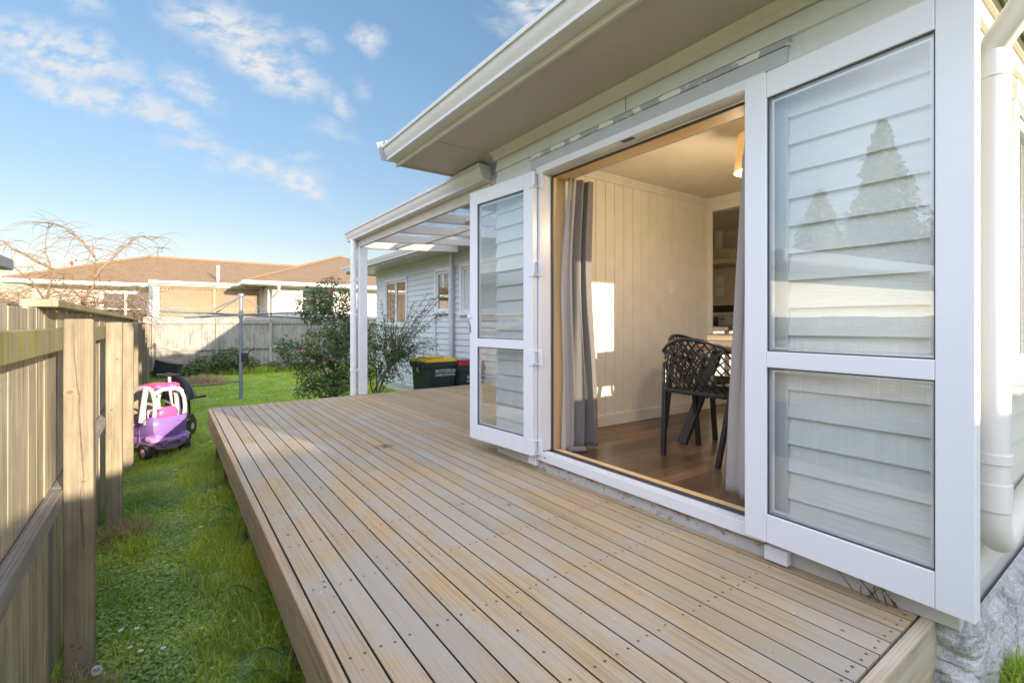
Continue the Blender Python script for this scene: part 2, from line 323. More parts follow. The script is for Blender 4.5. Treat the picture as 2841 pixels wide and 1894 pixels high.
M['roomdark'] = pm('dim room behind glass', (.20,.17,.14), (.30,.26,.20), 2, rough=.8)
t = NT('clear roofing'); t.base((.45,.55,.62), .12); t.b.inputs['Transmission Weight'].default_value = 0; t.b.inputs['Alpha'].default_value = .38
dn = t.noise(t.mapp((6, 40, 6)), 1, 5, .7); t.link(t.ramp(dn, [(.35, .12), (.62, .35), (.68, .95)]), t.b.inputs['Alpha']); t.link(t.ramp(dn, [(.60, (.35,.45,.52)), (.68, (.08,.08,.07))]), t.b.inputs['Base Color']); M['clear'] = t.m
def cloth(name, c1, c2, wv=900):
    t = NT(name); v = t.mapp((wv, wv, wv*.35)); n = t.noise(v, 1, 2); n2 = t.noise(t.mapp((30, 30, wv)), 1, 3)
    t.base(t.mix(.5, t.ramp(n, [(.3, c1), (.7, c2)]), t.ramp(n2, [(.3, c1), (.7, c2)])), .95); t.b.inputs['Sheen Weight'].default_value = .2; t.b.inputs['Specular IOR Level'].default_value = .1; return t.m
M['lining'] = cloth('curtain lining', (.36,.335,.31), (.42,.39,.36)); M['curtain'] = cloth('grey linen curtain', (.135,.125,.115), (.225,.21,.195), 500)
M['black'] = pm('black plastic chair', (.018,.018,.02), (.025,.025,.027), 8, rough=.28)
M['blackm'] = pm('matt black', (.03,.03,.033), rough=.55)
M['oak'] = wood('table oak', (.30,.19,.10), (.38,.25,.14), (3, 50, 50), rough=.4, bump=.1, rnd=False).m
M['stove'] = pm('white enamel', (.72,.70,.64), rough=.25); M['steel'] = pm('steel', (.5,.5,.5), rough=.3, metal=.9)
M['counter'] = pm('bench top', (.12,.10,.09), rough=.35)
M['paper'] = pm('book pages', (.72,.62,.42), (.62,.50,.30), 1, (3, 3, 400), rough=.9); M['cover'] = pm('book cover', (.16,.07,.07), rough=.5); M['cover2'] = pm('white book cover', (.55,.53,.50), rough=.5)
t = NT('woven lamp shade'); t.base((.70,.45,.18), .8); t.b.inputs['Emission Color'].default_value = (1,.58,.22,1); t.b.inputs['Emission Strength'].default_value = .09; t.bump(t.noise(t.mapp((1,1,1)), 120, 2), .5, .004); M['shade'] = t.m
def plastic(n, c, r=.35): return pm(n, c, tuple(x*.93 for x in c), 6, rough=r, coat=.1)
M['purple'] = plastic('purple plastic', (.25,.14,.41)); M['lilac'] = plastic('lilac plastic', (.37,.22,.48)); M['pink'] = plastic('pink plastic', (.78,.10,.28)); M['rose'] = plastic('rose plastic', (.66,.30,.42)); M['whitep'] = plastic('white plastic', (.80,.70,.69)); M['tyre'] = plastic('black tyre plastic', (.03,.03,.035), .5)
M['bin'] = pm('dark green bin plastic', (.022,.042,.034), (.028,.05,.04), 5, rough=.42, spec=.4); M['yellow'] = plastic('yellow lid', (.72,.47,.015)); M['red'] = plastic('red lid', (.36,.012,.03)); M['print'] = pm('white print', (.75,.78,.78), rough=.5)
M['compost'] = pm('black compost bin', (.028,.034,.045), rough=.4)
M['galv'] = pm('galvanised steel', (.24,.27,.31), (.20,.23,.27), 12, rough=.5, metal=.2); M['galv_l'] = pm('pale galvanised steel', (.5,.5,.48), rough=.5, metal=.3)
M['cord'] = pm('clothes line cord', (.4,.4,.4))
def leafm(name, c1, c2, tr=.35, rough=.5, c3=None):
    t = NT(name); g = t.n.new('ShaderNodeNewGeometry'); st = [(0, c1), (1, c2)] if c3 is None else [(0, c1), (.6, c2), (.93, c2), (1, c3)]
    c = t.ramp(g.outputs['Random Per Island'], st); nz = t.noise(t.mapp(), 1.6, 5); c = t.mix(.9, c, t.ramp(nz, [(.3, (.62,.72,.7)), (.5, (1,1,1)), (.7, (1.5,1.22,.9))]), 'MULTIPLY')
    t.base(c, rough); t.b.inputs['Specular IOR Level'].default_value = .35
    ts = t.n.new('ShaderNodeBsdfTranslucent'); t.link(c, ts.inputs[0]); mx = t.n.new('ShaderNodeMixShader'); mx.inputs[0].default_value = tr
    t.link(t.b.outputs[0], mx.inputs[1]); t.link(ts.outputs[0], mx.inputs[2]); t.link(mx.outputs[0], t.o.inputs[0]); return t.m
M['grass'] = leafm('lawn grass', (.30,.45,.05), (.52,.64,.10), .5, .5, (.70,.62,.30)); M['clover'] = leafm('clover leaves', (.27,.45,.12), (.48,.62,.24), .4)
M['shrub'] = leafm('dark shrub leaves', (.055,.10,.035), (.13,.19,.065), .3, .4, (.24,.09,.06)); M['shrub2'] = leafm('shrub leaves', (.045,.09,.025), (.11,.17,.04), .3, .4)
M['fern'] = leafm('fern fronds', (.07,.17,.05), (.14,.26,.09), .3); M['straw'] = leafm('dry straw', (.36,.27,.14), (.50,.40,.24), .2, .8)
M['treeleaf'] = leafm('tree leaves', (.13,.16,.08), (.22,.25,.13), .3)
M['petal'] = pm('white petals', (.85,.85,.82), rough=.6); M['petalp'] = leafm('pink blossom', (.50,.16,.17), (.72,.52,.50), .2); M['daisyc'] = pm('yellow flower', (.80,.60,.03), rough=.6); M['bud'] = leafm('red buds', (.26,.05,.05), (.42,.13,.11), .1)
M['bark'] = pm('brown bark', (.16,.11,.07), (.11,.08,.05), 12, (6,6,1), .9, .6, 30)
M['vine'] = pm('bare tan twigs', (.27,.18,.105), (.19,.115,.06), 8, rough=.7); M['twig'] = pm('dead brown stems', (.17,.10,.06), rough=.8)
t = NT('soil and thatch'); f = t.noise(t.mapp(), 9, 8, .65); c = t.ramp(f, [(.35, (.16,.28,.05)), (.6, (.24,.36,.07)), (.75, (.34,.32,.14))]); t.base(c, .95); t.bump(f, .8, .02); M['ground'] = t.m
M['soil'] = pm('bare soil', (.20,.15,.10), (.14,.10,.07), 20, rough=.95, bump=.6)
t = NT('corrugated brown roofing'); t.base(t.ramp(t.noise(t.mapp(), 3, 6), [(.3, (.33,.225,.12)), (.7, (.28,.185,.10))]), .6); M['brown'] = t.m
M['brownflat'] = pm('brown ridge cap', (.27,.18,.10), rough=.55)
M['nwall'] = pm('pale neighbour wall', (.68,.64,.56), rough=.7, dirt=.1); M['nwall2'] = pm('pinkish neighbour wall', (.62,.52,.47), rough=.7)
M['fasciaw'] = pm('flaking fascia', (.70,.64,.54), (.50,.40,.28), 14, rough=.7)
M['net'] = pm('net curtain', (.62,.60,.56), (.50,.48,.45), 2, (14, 1, 1), .9)
def z_(Z): return Z + 1.6
def free(a0, a1, bl):
    segs = [(a0, a1)]
    for (b0, b1) in bl:
        ns = []
        for (s, e) in segs:
            if b1 <= s or b0 >= e: ns.append((s, e)); continue
            if b0 > s: ns.append((s, b0))
            if b1 < e: ns.append((b1, e))
        segs = ns
    return segs
def slab(mb, ax, c0, c1, a0, a1, z0, z1, ops=(), mi=0):
    zs = sorted({z0, z1, *[z for o in ops for z in o[2:4] if z0 < z < z1]})
    for zb, zt in zip(zs, zs[1:]):
        zm = (zb + zt) / 2
        for s, e in free(a0, a1, [(o[0], o[1]) for o in ops if o[2] < zm < o[3]]):
            if ax == 'x': mb.box(c0, c1, s, e, zb, zt, mi)
            else: mb.box(s, e, c0, c1, zb, zt, mi)
    return mb
def siding(mb, ax, c, out, a0, a1, z0, z1, ops=(), pitch=.1117, align=2.447, lip=.019, seed=1):
    rr = random.Random(seed); k = math.floor((z0 - align) / pitch); zb = align + k * pitch
    def P(a, off, z): return (c + out * off, a, z) if ax == 'x' else (a, c + out * off, z)
    while zb < z1:
        zt = zb + pitch; lo, hi = max(zb, z0), min(zt + .004, z1)
        zs = sorted({lo, hi, *[z for o in ops for z in o[2:4] if lo < z < hi]})
        for za, zc in zip(zs, zs[1:]):
            zm = (za + zc) / 2
            oa = lip * (1 - (za - zb) / pitch) + .002; oc = lip * (1 - (zc - zb) / pitch) + .002
            for s, e in free(a0, a1, [(o[0], o[1]) for o in ops if o[2] < zm < o[3]]):
                n = max(1, int((e - s) / .25)); w = [s + (e - s) * i / n for i in range(n + 1)]
                j = [rr.uniform(-.0010, .0010) for _ in w]
                vs = [P(a, oa, za + q) for a, q in zip(w, j)] + [P(a, oc, zc) for a in w] + [P(a, -.001, za + q) for a, q in zip(w, j)]
                m = n + 1; fs = []
                for i in range(n):
                    fs.append((i, i+1, m+i+1, m+i)); fs.append((2*m+i, 2*m+i+1, i+1, i))
                mb.add(vs, fs)
                mb.add([P(s, oa, za), P(s, oc, zc), P(s, -.001, zc), P(s, -.001, za)], [(0,1,2,3)]); mb.add([P(e, oa, za), P(e, oc, zc), P(e, -.001, zc), P(e, -.001, za)], [(3,2,1,0)])
        zb += pitch
    return mb
# ================================================================== HOUSE
H = thing('house', 'pale weatherboard house with open white french doors, along the right side of the deck', 'house', (2.1, .45, 0))
FX = 2.10; SOF = z_(1.33)
DOOR = (1.05, 2.615, .60, z_(1.07)); ARCH = (.965, 2.69, .60, z_(1.17))
# front wall
mb = slab(MB(), 'x', FX, FX + .15, .45, 3.15, .60, SOF, [DOOR]); siding(mb, 'x', FX, -1, .452, 3.15, z_(-.905), SOF - .02, [ARCH])
part('front_wall', mb, M['siding'], H)
mb = MB()
for zz in np.arange(2.447 - 15 * .1117, 2.9, .1117):  # metal corner soakers
    mb.box(FX - .022, FX - .0195, .452, .497, zz + .002, min(zz + .108, 2.9))
part('corner_soaker', mb, M['siding'], H)
for yy in (1.83, 3.02):
    part('board_joint', MB().box(FX - .0235, FX - .0215, yy, yy + .003, 2.785 if yy < 2 else 2.56, 2.86 if yy < 2 else 2.66), M['frame_wood'], H)
# side wall (sunlit) with windows
WA = (2.80, 3.87, 1.40, 2.49); WB = (5.27, 6.2, 1.40, 2.49)
mb = slab(MB(), 'y', .45, .60, FX, 9.6, .60, SOF, [WA, WB]); siding(mb, 'y', .45, -1, FX, 9.6, z_(-.905), SOF - .02, [tuple((WA[0]-.07, WA[1]+.07, WA[2]-.05, WA[3]+.08)), tuple((WB[0]-.07, WB[1]+.07, WB[2]-.05, WB[3]+.08))], seed=4)
part('side_wall', mb, M['sidewall'], H)
def window(ax, c, out, o, n=2, mat='whitetrim', gl='winglass', dark=True, sill=True, frame=.07, drop=0):
    a0, a1, z0, z1 = o
    def B(mb, s, e, p0, p1, zb, zt, mi=0):
        p0, p1 = c + out * p0, c + out * p1
        return mb.box(p0, p1, s, e, zb, zt, mi) if ax == 'x' else mb.box(s, e, p0, p1, zb, zt, mi)
    fr = MB()
    B(fr, a0-frame, a0, -.05, .045, z0, z1); B(fr, a1, a1+frame, -.05, .045, z0, z1); B(fr, a0-frame, a1+frame, -.05, .052, z1, z1+.075)
    f = part('window', fr, M[mat], H, bevel=.004)
    if sill:
        s = MB(); B(s, a0-frame-.03, a1+frame+.03, -.05, .085, z0-.045, z0-.002); part('sill', s, M[mat], f, bevel=.005)
    w = (a1 - a0) / n
    for i in range(n):
        s, e = a0 + i*w + .004, a0 + (i+1)*w - .004; sb = MB(); k = .045
        B(sb, s, s+k, -.02, .02, z0+.003, z1-.003); B(sb, e-k, e, -.02, .02, z0+.003, z1-.003); B(sb, s+k, e-k, -.02, .019, z0+.003, z0+.06); B(sb, s+k, e-k, -.02, .019, z1-.05, z1-.003)
        part('sash', sb, M[mat], f, bevel=.003)
        g = MB(); B(g, s+k-.003, e-k+.003, -.004, .0, z0+.058, z1-.048); part('pane', g, M[gl], f)
    if dark:
        d = MB(); B(d, a0-.1, a1+.1, -.50, -.48, z0-.1, z1+.1); part('net_or_dim_backing', d, M['net'], f)
    return f
window('y', .45, -1, WA, 2, gl='sideglass', dark=False); window('y', .45, -1, WB, 2, gl='sideglass', dark=False)
# wall of the rear wing with three windows
WX = 4.45
W1 = (10.42, 11.70, z_(-.03), z_(1.02)); W2 = (8.20, 8.88, z_(.24), z_(1.04)); W3 = (6.62, 7.83, z_(.20), z_(1.04))
ops = [(w[0]-.07, w[1]+.07, w[2]-.045, w[3]+.075) for w in (W1, W2, W3)]
mb = slab(MB(), 'x', WX, WX + .15, 3.15, 12.4, .15, SOF, [W1, W2, W3]); siding(mb, 'x', WX, -1, 3.15, 12.4, .2, SOF - .02, ops, pitch=.1135, seed=9)
part('wing_wall', mb, M['siding_y'], H)
window('x', WX, -1, W1, 2); window('x', WX, -1, W2, 1); window('x', WX, -1, W3, 2, gl='frosted')
part('wall_batten', MB().box(WX-.045, WX-.02, 8.90, 8.99, .25, z_(.19)), M['siding_y'], H)
part('wing_base', MB().box(WX+.02, WX+.14, 3.2, 12.38, 0, .2), M['slab'], H)
part('wing_end_wall', MB().box(WX+.002, 9.6, 12.25, 12.39, .15, SOF-.01), M['siding_y'], H)
mb = MB().box(FX+.002, WX+.1, 3.06, 3.148, .60, SOF-.01); siding(mb, 'y', 3.15, 1, FX, WX, .62, SOF-.02, seed=12)
part('porch_wall', mb, M['siding'], H)
part('rear_wall', MB().box(9.55, 9.7, .45, 12.39, .1, SOF-.01), M['siding_y'], H)
# soffits, fascia, scotia, gutters, roof
EX, EY0, EY1, WEX, WEY = 1.57, -.14, 3.84, 3.85, 13.0
def soff(mb, x0, x1, y0, y1): return mb.box(x0, x1, y0, y1, SOF, SOF + .012)
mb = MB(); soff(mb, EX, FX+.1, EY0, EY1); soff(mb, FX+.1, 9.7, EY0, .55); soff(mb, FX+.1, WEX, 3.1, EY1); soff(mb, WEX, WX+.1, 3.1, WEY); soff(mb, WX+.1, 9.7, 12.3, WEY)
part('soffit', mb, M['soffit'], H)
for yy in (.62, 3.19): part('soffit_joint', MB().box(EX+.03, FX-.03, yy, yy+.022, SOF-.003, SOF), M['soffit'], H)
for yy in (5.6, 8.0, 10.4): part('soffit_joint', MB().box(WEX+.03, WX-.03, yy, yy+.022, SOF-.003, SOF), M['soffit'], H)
mb = MB().box(EX-.022, EX, EY0-.02, EY1+.02, SOF-.022, SOF+.16).box(EX-.022, 9.7, EY0-.042, EY0-.02, SOF-.022, SOF+.16).box(EX, WEX-.022, EY1+.001, EY1+.022, SOF-.012, SOF+.16).box(WEX-.022, WEX, EY1+.022, WEY, SOF-.022, SOF+.16).box(WEX-.022, 9.7, WEY, WEY+.022, SOF-.022, SOF+.16)
part('fascia', mb, M['cream'], H, bevel=.003)
mb = MB().prism([(0, 0), (-.045, 0), (-.040, -.012), (-.014, -.030), (-.010, -.055), (0, -.06)], lambda p, a: (FX - .018 + p[0], a, SOF + p[1] - .001), .45, 3.17)
mb.prism([(0, 0), (-.045, 0), (-.040, -.012), (-.014, -.030), (-.010, -.055), (0, -.06)], lambda p, a: (a, .432 + p[0], SOF + p[1] - .001), FX - .03, 9.6)
mb.prism([(0, 0), (-.045, 0), (-.040, -.012), (-.014, -.030), (-.010, -.055), (0, -.06)], lambda p, a: (WX - .018 + p[0], a, SOF + p[1] - .001), 3.9, 12.4)
part('scotia', mb, M['cream'], H, smooth=True)
GP = [(0, 0), (-.085, 0), (-.086, .012), (-.082, .022), (-.092, .040), (-.103, .056), (-.110, .080), (-.112, .092), (-.125, .093), (-.125, .118), (-.120, .121), (-.108, .119), (-.106, .098), (-.098, .06), (-.08, .03), (-.07, .008), (-.004, .008), (-.002, .11), (0, .11)]
part('gutter', MB().prism(GP, lambda p, a: (EX-.023 + p[0], a, SOF + .010 + p[1]), EY0-.14, EY1), M['gutter'], H, smooth=True)
part('gutter', MB().prism(GP, lambda p, a: (a, EY0-.043 + p[0], SOF + .010 + p[1]), EX-.14, 9.7), M['gutter'], H, smooth=True)
part('gutter', MB().prism(GP, lambda p, a: (WEX-.023 + p[0], a, SOF + .010 + p[1]), EY1+.13, WEY), M['gutter'], H, smooth=True)
mb = MB().box(EX-.155, EX-.02, EY1, EY1+.012, SOF+.01, SOF+.135)   # stop end and rusty return at the corner
mb.add([(EX-.15, EY1+.01, SOF+.02), (EX-.175, EY1+.05, SOF+.16), (EX-.10, EY1+.06, SOF+.19), (EX-.03, EY1+.02, SOF+.13)], [(0,1,2,3)]); mb.box(EX-.13, EX-.05, EY1-.03, EY1+.05, SOF+.125, SOF+.165)
part('gutter_end', mb, M['zinc'], H)
def hiproof(mb, x0, x1, y0, y1, z0, pitch=20):
    h = min(x1-x0, y1-y0)/2; rz = z0 + h*math.tan(R(pitch))
    if y1-y0 >= x1-x0: a, b = (x0+h, y0+h, rz), (x0+h, y1-h, rz)
    else: a, b = (x0+h, y0+h, rz), (x1-h, y0+h, rz)
    vs = [(x0,y0,z0),(x1,y0,z0),(x1,y1,z0),(x0,y1,z0),a,b]
    fs = [(0,1,4),(1,2,5,4),(2,3,5),(3,0,4,5)] if y1-y0 >= x1-x0 else [(0,1,5,4),(1,2,5),(2,3,4,5),(3,0,4)]
    return mb.add(vs, fs + [(3,2,1,0)])
mb = MB(); hiproof(mb, EX-.04, 9.8, EY0-.06, EY1+.06, SOF+.13, 17); hiproof(mb, WEX-.04, 9.8, 1.0, WEY+.06, SOF+.13, 17)
part('roof', mb, M['roofing'], H)
# foundation: rough stone cladding round the near corner
def stone_sheet(mb, o, du, dv, nrm, nu, nv, su, sv):
    vs = []
    for j in range(nv+1):
        for i in range(nu+1):
            p = Vector(o) + Vector(du)*(su*i/nu) + Vector(dv)*(sv*j/nv)
            q = Vector((p.x*4.2, p.y*4.2, p.z*3.8)) + Vector((noise.noise(p*5), noise.noise(p*5+Vector((9,0,0))), 0))*.35; vd, vp = noise.voronoi(q); e_ = vd[1]-vd[0]; c0 = vp[0]; tl = Vector((noise.noise(c0*7.1), noise.noise(c0*5.3+Vector((4,1,2))), noise.noise(c0*6.7+Vector((1,8,3))))); edge = min(1, max(0, e_-.10)*6)
            h = .024*edge + .018*noise.noise(p*6) + .008*noise.noise(p*17) + .004*noise.noise(p*60) + .004*noise.noise(p*130)
            h += .08*(1-j/nv)**2
            vs.append(p + Vector(nrm)*h)
    mb.add(vs, [(j*(nu+1)+i, j*(nu+1)+i+1, (j+1)*(nu+1)+i+1, (j+1)*(nu+1)+i) for j in range(nv) for i in range(nu)])
path = [Vector((FX+.035, 1.1 - .02*k, 0)) for k in range(33)]; pn = [Vector((-1, 0, 0))]*33
for k in range(1, 7): a = k/6*math.pi/2; path.append(Vector((FX+.035+.04-.04*math.cos(a), .46-.04*math.sin(a), 0))); pn.append(Vector((-math.cos(a), -math.sin(a), 0)))
for k in range(1, 300): path.append(Vector((FX+.075+.0085*k, .42, 0))); pn.append(Vector((0, -1, 0)))
nv = 82; vs = []
for j in range(nv+1):
    for p0, nr in zip(path, pn):
        p = p0 + Vector((0, 0, -.02 + .665*j/nv)); q = Vector((p.x*4.2, p.y*4.2, p.z*3.8)) + Vector((noise.noise(p*5), noise.noise(p*5+Vector((9,0,0))), 0))*.35; vd, vp = noise.voronoi(q); e_ = vd[1]-vd[0]; c0 = vp[0]; tl = Vector((noise.noise(c0*7.1), noise.noise(c0*5.3+Vector((4,1,2))), noise.noise(c0*6.7+Vector((1,8,3))))); edge = min(1, max(0, e_-.10)*6)
        h = edge*(.020 + .030*tl.x + .16*tl.dot((q-c0)/4.2)) + .014*(1-edge)*(e_ < .10) + edge*(.012*noise.noise(p*22) + .008*abs(noise.noise(p*45)) + .005*noise.noise(p*95)) + .05*max(0, 1-1.3*j/nv)**2
        if j > nv-6: h *= (nv-j)/6
        vs.append(p + nr*h)
n1 = len(path); mb = MB().add(vs, [(j*n1+i, j*n1+i+1, (j+1)*n1+i+1, (j+1)*n1+i) for j in range(nv) for i in range(n1-1)])
mb.box(FX+.08, 9.5, .47, .62, -.1, .645); mb.box(FX+.08, FX+.2, .55, 3.14, -.1, .60)
part('stone_foundation', mb, M['stone'], H, smooth=False)
mb = MB().box(FX-.004, FX+.05, .437, 3.15, .60, z_(-.915)).box(FX+.05, 5, .437, .46, .60, z_(-.915)).box(FX-.009, FX+.02, .72, .96, z_(-.95), z_(-.905))
mb.box(FX-.012, FX+.02, 2.70, 3.15, z_(-.965), z_(-.905))
part('base_strip', mb, M['slab'], H, bevel=.004)
part('rusted_base', MB().box(FX-.014, FX+.03, .962, 2.698, .585, z_(-.928)), M['rust'], H)
# architrave, flashing, door frame
mb = MB().box(FX-.03, FX, ARCH[0], ARCH[1], z_(1.07), z_(1.14)).box(FX-.0295, FX, ARCH[0], 1.045, z_(-.93), z_(1.0695)).box(FX-.0295, FX, 2.62, ARCH[1], z_(-.93), z_(1.0695))
part('architrave', mb, M['greytrim'], H, bevel=.003)
part('flashing', MB().box(FX-.038, FX-.001, ARCH[0]-.01, ARCH[1]+.01, z_(1.141), z_(1.168)), M['peel'], H)
mb = MB(); y0, y1, zt, zb = 1.05, 2.61, z_(1.068), z_(-.927)
for a, b in ((0, .045), ):
    mb.box(FX-.045, FX+.055, y0, y0+.042, zb+.06, zt-.045).box(FX-.045, FX+.055, y1-.042, y1, zb+.06, zt-.045)
    mb.box(FX-.045, FX+.055, y0, y1, zt-.045, zt).box(FX-.045, FX-.02, y0, y1, zb, zb+.06).box(FX-.02, FX+.055, y0, y1, zb+.012, zb+.046)
mb.box(FX-.005, FX+.01, y0+.042, y1-.042, zb+.046, zb+.058)
fr = part('door_frame', mb, M['pvc'], H, bevel=.0025)
mb = MB().box(FX+.056, FX+.066, y0+.046, y0+.056, zb+.05, zt-.05).box(FX+.056, FX+.066, y1-.056, y1-.046, zb+.05, zt-.05).box(FX+.056, FX+.066, y0+.046, y1-.046, zt-.062, zt-.050).box(FX+.056, FX+.066, y0+.046, y1-.046, zb+.047, zb+.062)
part('seal', mb, M['seal'], fr)
for zz in (zb+.0465, zt-.0465): part('striker_plate', MB().box(FX-.03, FX+.0, 1.78, 1.86, zz-.0015, zz+.0015), M['seal'], fr)
part('drain_slot', MB().box(FX-.0465, FX-.044, 2.50, 2.525, zb+.028, zb+.034).box(FX-.0465, FX-.044, 1.075, 1.10, zb+.028, zb+.034), M['seal'], fr)
part('sill_end', MB().box(FX-.05, FX-.012, .955, 1.05, z_(-.99), z_(-.93)), M['pvc'], fr, bevel=.004); part('sill_end', MB().box(FX-.045, FX-.012, 2.612, 2.70, z_(-.975), z_(-.90)), M['pvc'], fr, bevel=.004)
mb = MB().box(FX+.067, FX+.18, y0+.03, y0+.05, zb+.062, zt-.04).box(FX+.067, FX+.18, y1-.05, y1-.03, zb+.062, zt-.04).box(FX+.067, FX+.18, y0+.05, y1-.05, zt-.06, zt-.04).box(FX+.067, FX+.115, y0+.05, y1-.05, zb+.04, zb+.062)
part('jamb_liner', mb, M['jamb'], H, bevel=.002)
# the two french doors, each folded back flat against the wall
def door(hx, hy, ang, sgn, label):
    W_, T_ = .735, .045; z0, z1 = z_(-.895), z_(1.03)
    def tr(mb):
        c, s = math.cos(ang), math.sin(ang)
        for i, (x, y, z) in enumerate(mb.v): mb.v[i] = (hx + x*c - y*s*1, hy + x*s + y*c, z)
        return mb
    # local: y along the leaf (times sgn), x = thickness, outward face at x=-T
    def B(mb, a, b, x0, x1, zb, zt, mi=0): return mb.box(x0, x1, sgn*a, sgn*b, zb, zt, mi)
    mb = MB(); st = .095
    B(mb, 0, st, -T_, 0, z0, z1); B(mb, W_-st, W_, -T_, 0, z0, z1)
    B(mb, st+.0008, W_-st-.0008, -T_, -.0008, z1-.105, z1-.0005); B(mb, st+.0008, W_-st-.0008, -T_, -.0008, z0+.0005, z0+.115); B(mb, st+.0008, W_-st-.0008, -T_, -.0008, z_(-.178), z_(-.113))
    d = part('french_door', tr(mb), M['pvc'], H, bevel=.003, label=label)
    for (zb, zt) in ((z_(-.113), z1-.105), (z0+.115, z_(-.178))):
        g = MB(); B(g, st-.004, W_-st+.004, -.028, -.022, zb-.004, zt+.004); part('glass_pane', tr(g), M['glass'], d)
        g = MB()
        for (p, q, r, s_) in ((st, st+.005, zb, zt), (W_-st-.005, W_-st, zb, zt), (st+.005, W_-st-.005, zb, zb+.005), (st+.005, W_-st-.005, zt-.005, zt)): B(g, p, q, -.036, -.0285, r, s_)
        part('glazing_seal', tr(g), M['seal'], d)
        g = MB()
        for (p, q, r, s_) in ((st+.012, st+.018, zb+.012, zt-.012), (W_-st-.018, W_-st-.012, zb+.012, zt-.012), (st+.018, W_-st-.018, zb+.012, zb+.018), (st+.018, W_-st-.018, zt-.018, zt-.012)): B(g, p, q, -.0215, -.015, r, s_)
        part('glazing_bead', tr(g), M['pvc'], d)
    return d, tr, B
d, tr, B = door(FX-.052, 2.585, R(4.75), 1, 'left french door leaf folded back, hinges showing beside the opening')
for Z in (.973, .374, -.23, -.836):
    zz = z_(Z); h = MB()
    B(h, -.012, .035, -.052, -.0455, zz-.055, zz+.055); h.v = h.v
    tr(h); h.tube([(FX-.100, 2.565, zz-.038), (FX-.100, 2.565, zz+.038)], .0085, 8); h.box(FX-.102, FX-.046, 2.572, 2.58, zz-.05, zz-.038).box(FX-.102, FX-.046, 2.572, 2.58, zz+.038, zz+.05)
    h.box(FX-.052, FX-.0455, 2.535, 2.583, zz-.052, zz+.055)
    hh = part('hinge', h, M['pvc'], d, bevel=.002)
h = MB()
B(h, .70, .75, -.056, -.0455, z_(.045), z_(.075)); B(h, .74, .765, -.05, -.03, z_(.045), z_(.075)); part('bolt', tr(h), M['pvc'], d, bevel=.003)
h = MB(); B(h, .725, .745, -.052, -.02, z_(-.01), z_(.01)); B(h, .715, .735, -.049, -.0455, z_(-.07), z_(-.01)); part('latch', tr(h), M['steel'], d, bevel=.002)
d, tr, B = door(FX-.052, 1.105, R(-3.78), -1, 'right french door leaf, nearest the camera, folded back over the boards')
for Z in (.973, .374, -.23, -.836):
    zz = z_(Z); part('hinge', MB().tube([(FX-.06, 1.104, zz-.05), (FX-.06, 1.104, zz+.05)], .009, 8).box(FX-.062, FX-.046, 1.07, 1.10, zz-.05, zz+.05), M['pvc'], d)
# downpipes
pc = Vector((2.165, .372, 0)); r = .041
pts = [(pc.x+.95, pc.y+.02, .92), (pc.x+.10, pc.y, .885)] + [(pc.x+.10-.10*math.sin(a), pc.y, .985-.10*math.cos(a)) for a in (R(20), R(40), R(60), R(80))] + [(pc.x, pc.y, 1.05), (pc.x, pc.y, 2.47)]
pts += [(pc.x-.012, pc.y-.012, 2.50), (pc.x-.20, pc.y-.26, 2.74), (pc.x-.215, pc.y-.28, 2.78), (pc.x-.215, pc.y-.28, 2.93)]
dp = part('downpipe', MB().tube(pts, r, 28), M['pipe'], H, smooth=True)
mb = MB()
for a, b in ((1.005, 1.09), (1.155, 1.185), (2.385, 2.46)): part('pipe_socket', MB().tube([(pc.x, pc.y, a), (pc.x, pc.y, b)], r+.0045, 28), M['pipe'], dp, smooth=True)
dp = part('downpipe', MB().tube([(WX-.09, 8.14, .1), (WX-.09, 8.14, 2.60)], .052, 16).tube([(WX-.09, 8.14, 2.60), (WX-.09, 8.14, SOF)], .04, 14), M['pipe_g'], H, smooth=True)
part('pipe_socket', MB().tube([(WX-.09, 8.14, 2.585), (WX-.09, 8.14, 2.68)], .062, 18), M['pipe_g'], dp, smooth=True)
part('overflow_pipe', MB().tube([(FX-.10, 3.12, z_(1.06)), (FX+.02, 3.165, z_(1.06))], .012, 10), M['zinc'], H, smooth=True)
# ---------------------------------------------------------------- inside
FL = z_(-.887); CE = z_(1.29)
part('floor', MB().box(FX+.165, 4.61, .6, 3.05, .60, FL).box(4.61, 9.5, .6, 4.4, .60, FL).box(FX+.06, FX+.165, .6, 3.0, .60, z_(-.89)), M['laminate'], H)
part('ceiling', MB().box(FX+.15, 4.61, .60, 3.05, CE, CE+.03).box(4.61, 9.55, .60, 4.4, CE, CE+.03), M['ceil'], H)
mb = MB(); x = 2.20; gx = 2.971 - .117*7
while x < 4.61:
    nx = min(gx, 4.61); 
    if nx - x > .01: mb.box(x+.003, nx-.003, 2.95, 2.99, FL, CE)
    x = nx; gx += .117
    if x >= 4.61: break
mb.box(2.2, 4.61, 2.956, 3.05, FL, CE)
part('boarded_wall', mb, M['intwall'], H, bevel=.002)
mb = MB().box(2.25, 4.61, 2.936, 2.951, FL+.0005, FL+.10); part('skirting', mb, M['intwall'], H, bevel=.003)
mb = MB().prism([(0, 0), (-.05, 0), (-.045, -.01), (-.02, -.03), (-.01, -.055), (0, -.06)], lambda p, a: (a, 2.95+p[0], CE+p[1]-.001), 2.26, 4.6)
mb.prism([(0, 0), (-.05, 0), (-.045, -.01), (-.02, -.03), (-.01, -.055), (0, -.06)], lambda p, a: (4.60+p[0], a, CE+p[1]-.001), .6, 2.95)
mb.prism([(0, 0), (-.05, 0), (-.045, -.01), (-.02, -.03), (-.01, -.055), (0, -.06)], lambda p, a: (6.45+p[0], a, CE+p[1]-.001), .6, 4.3)
part('ceiling_scotia', mb, M['intwall'], H, smooth=True)
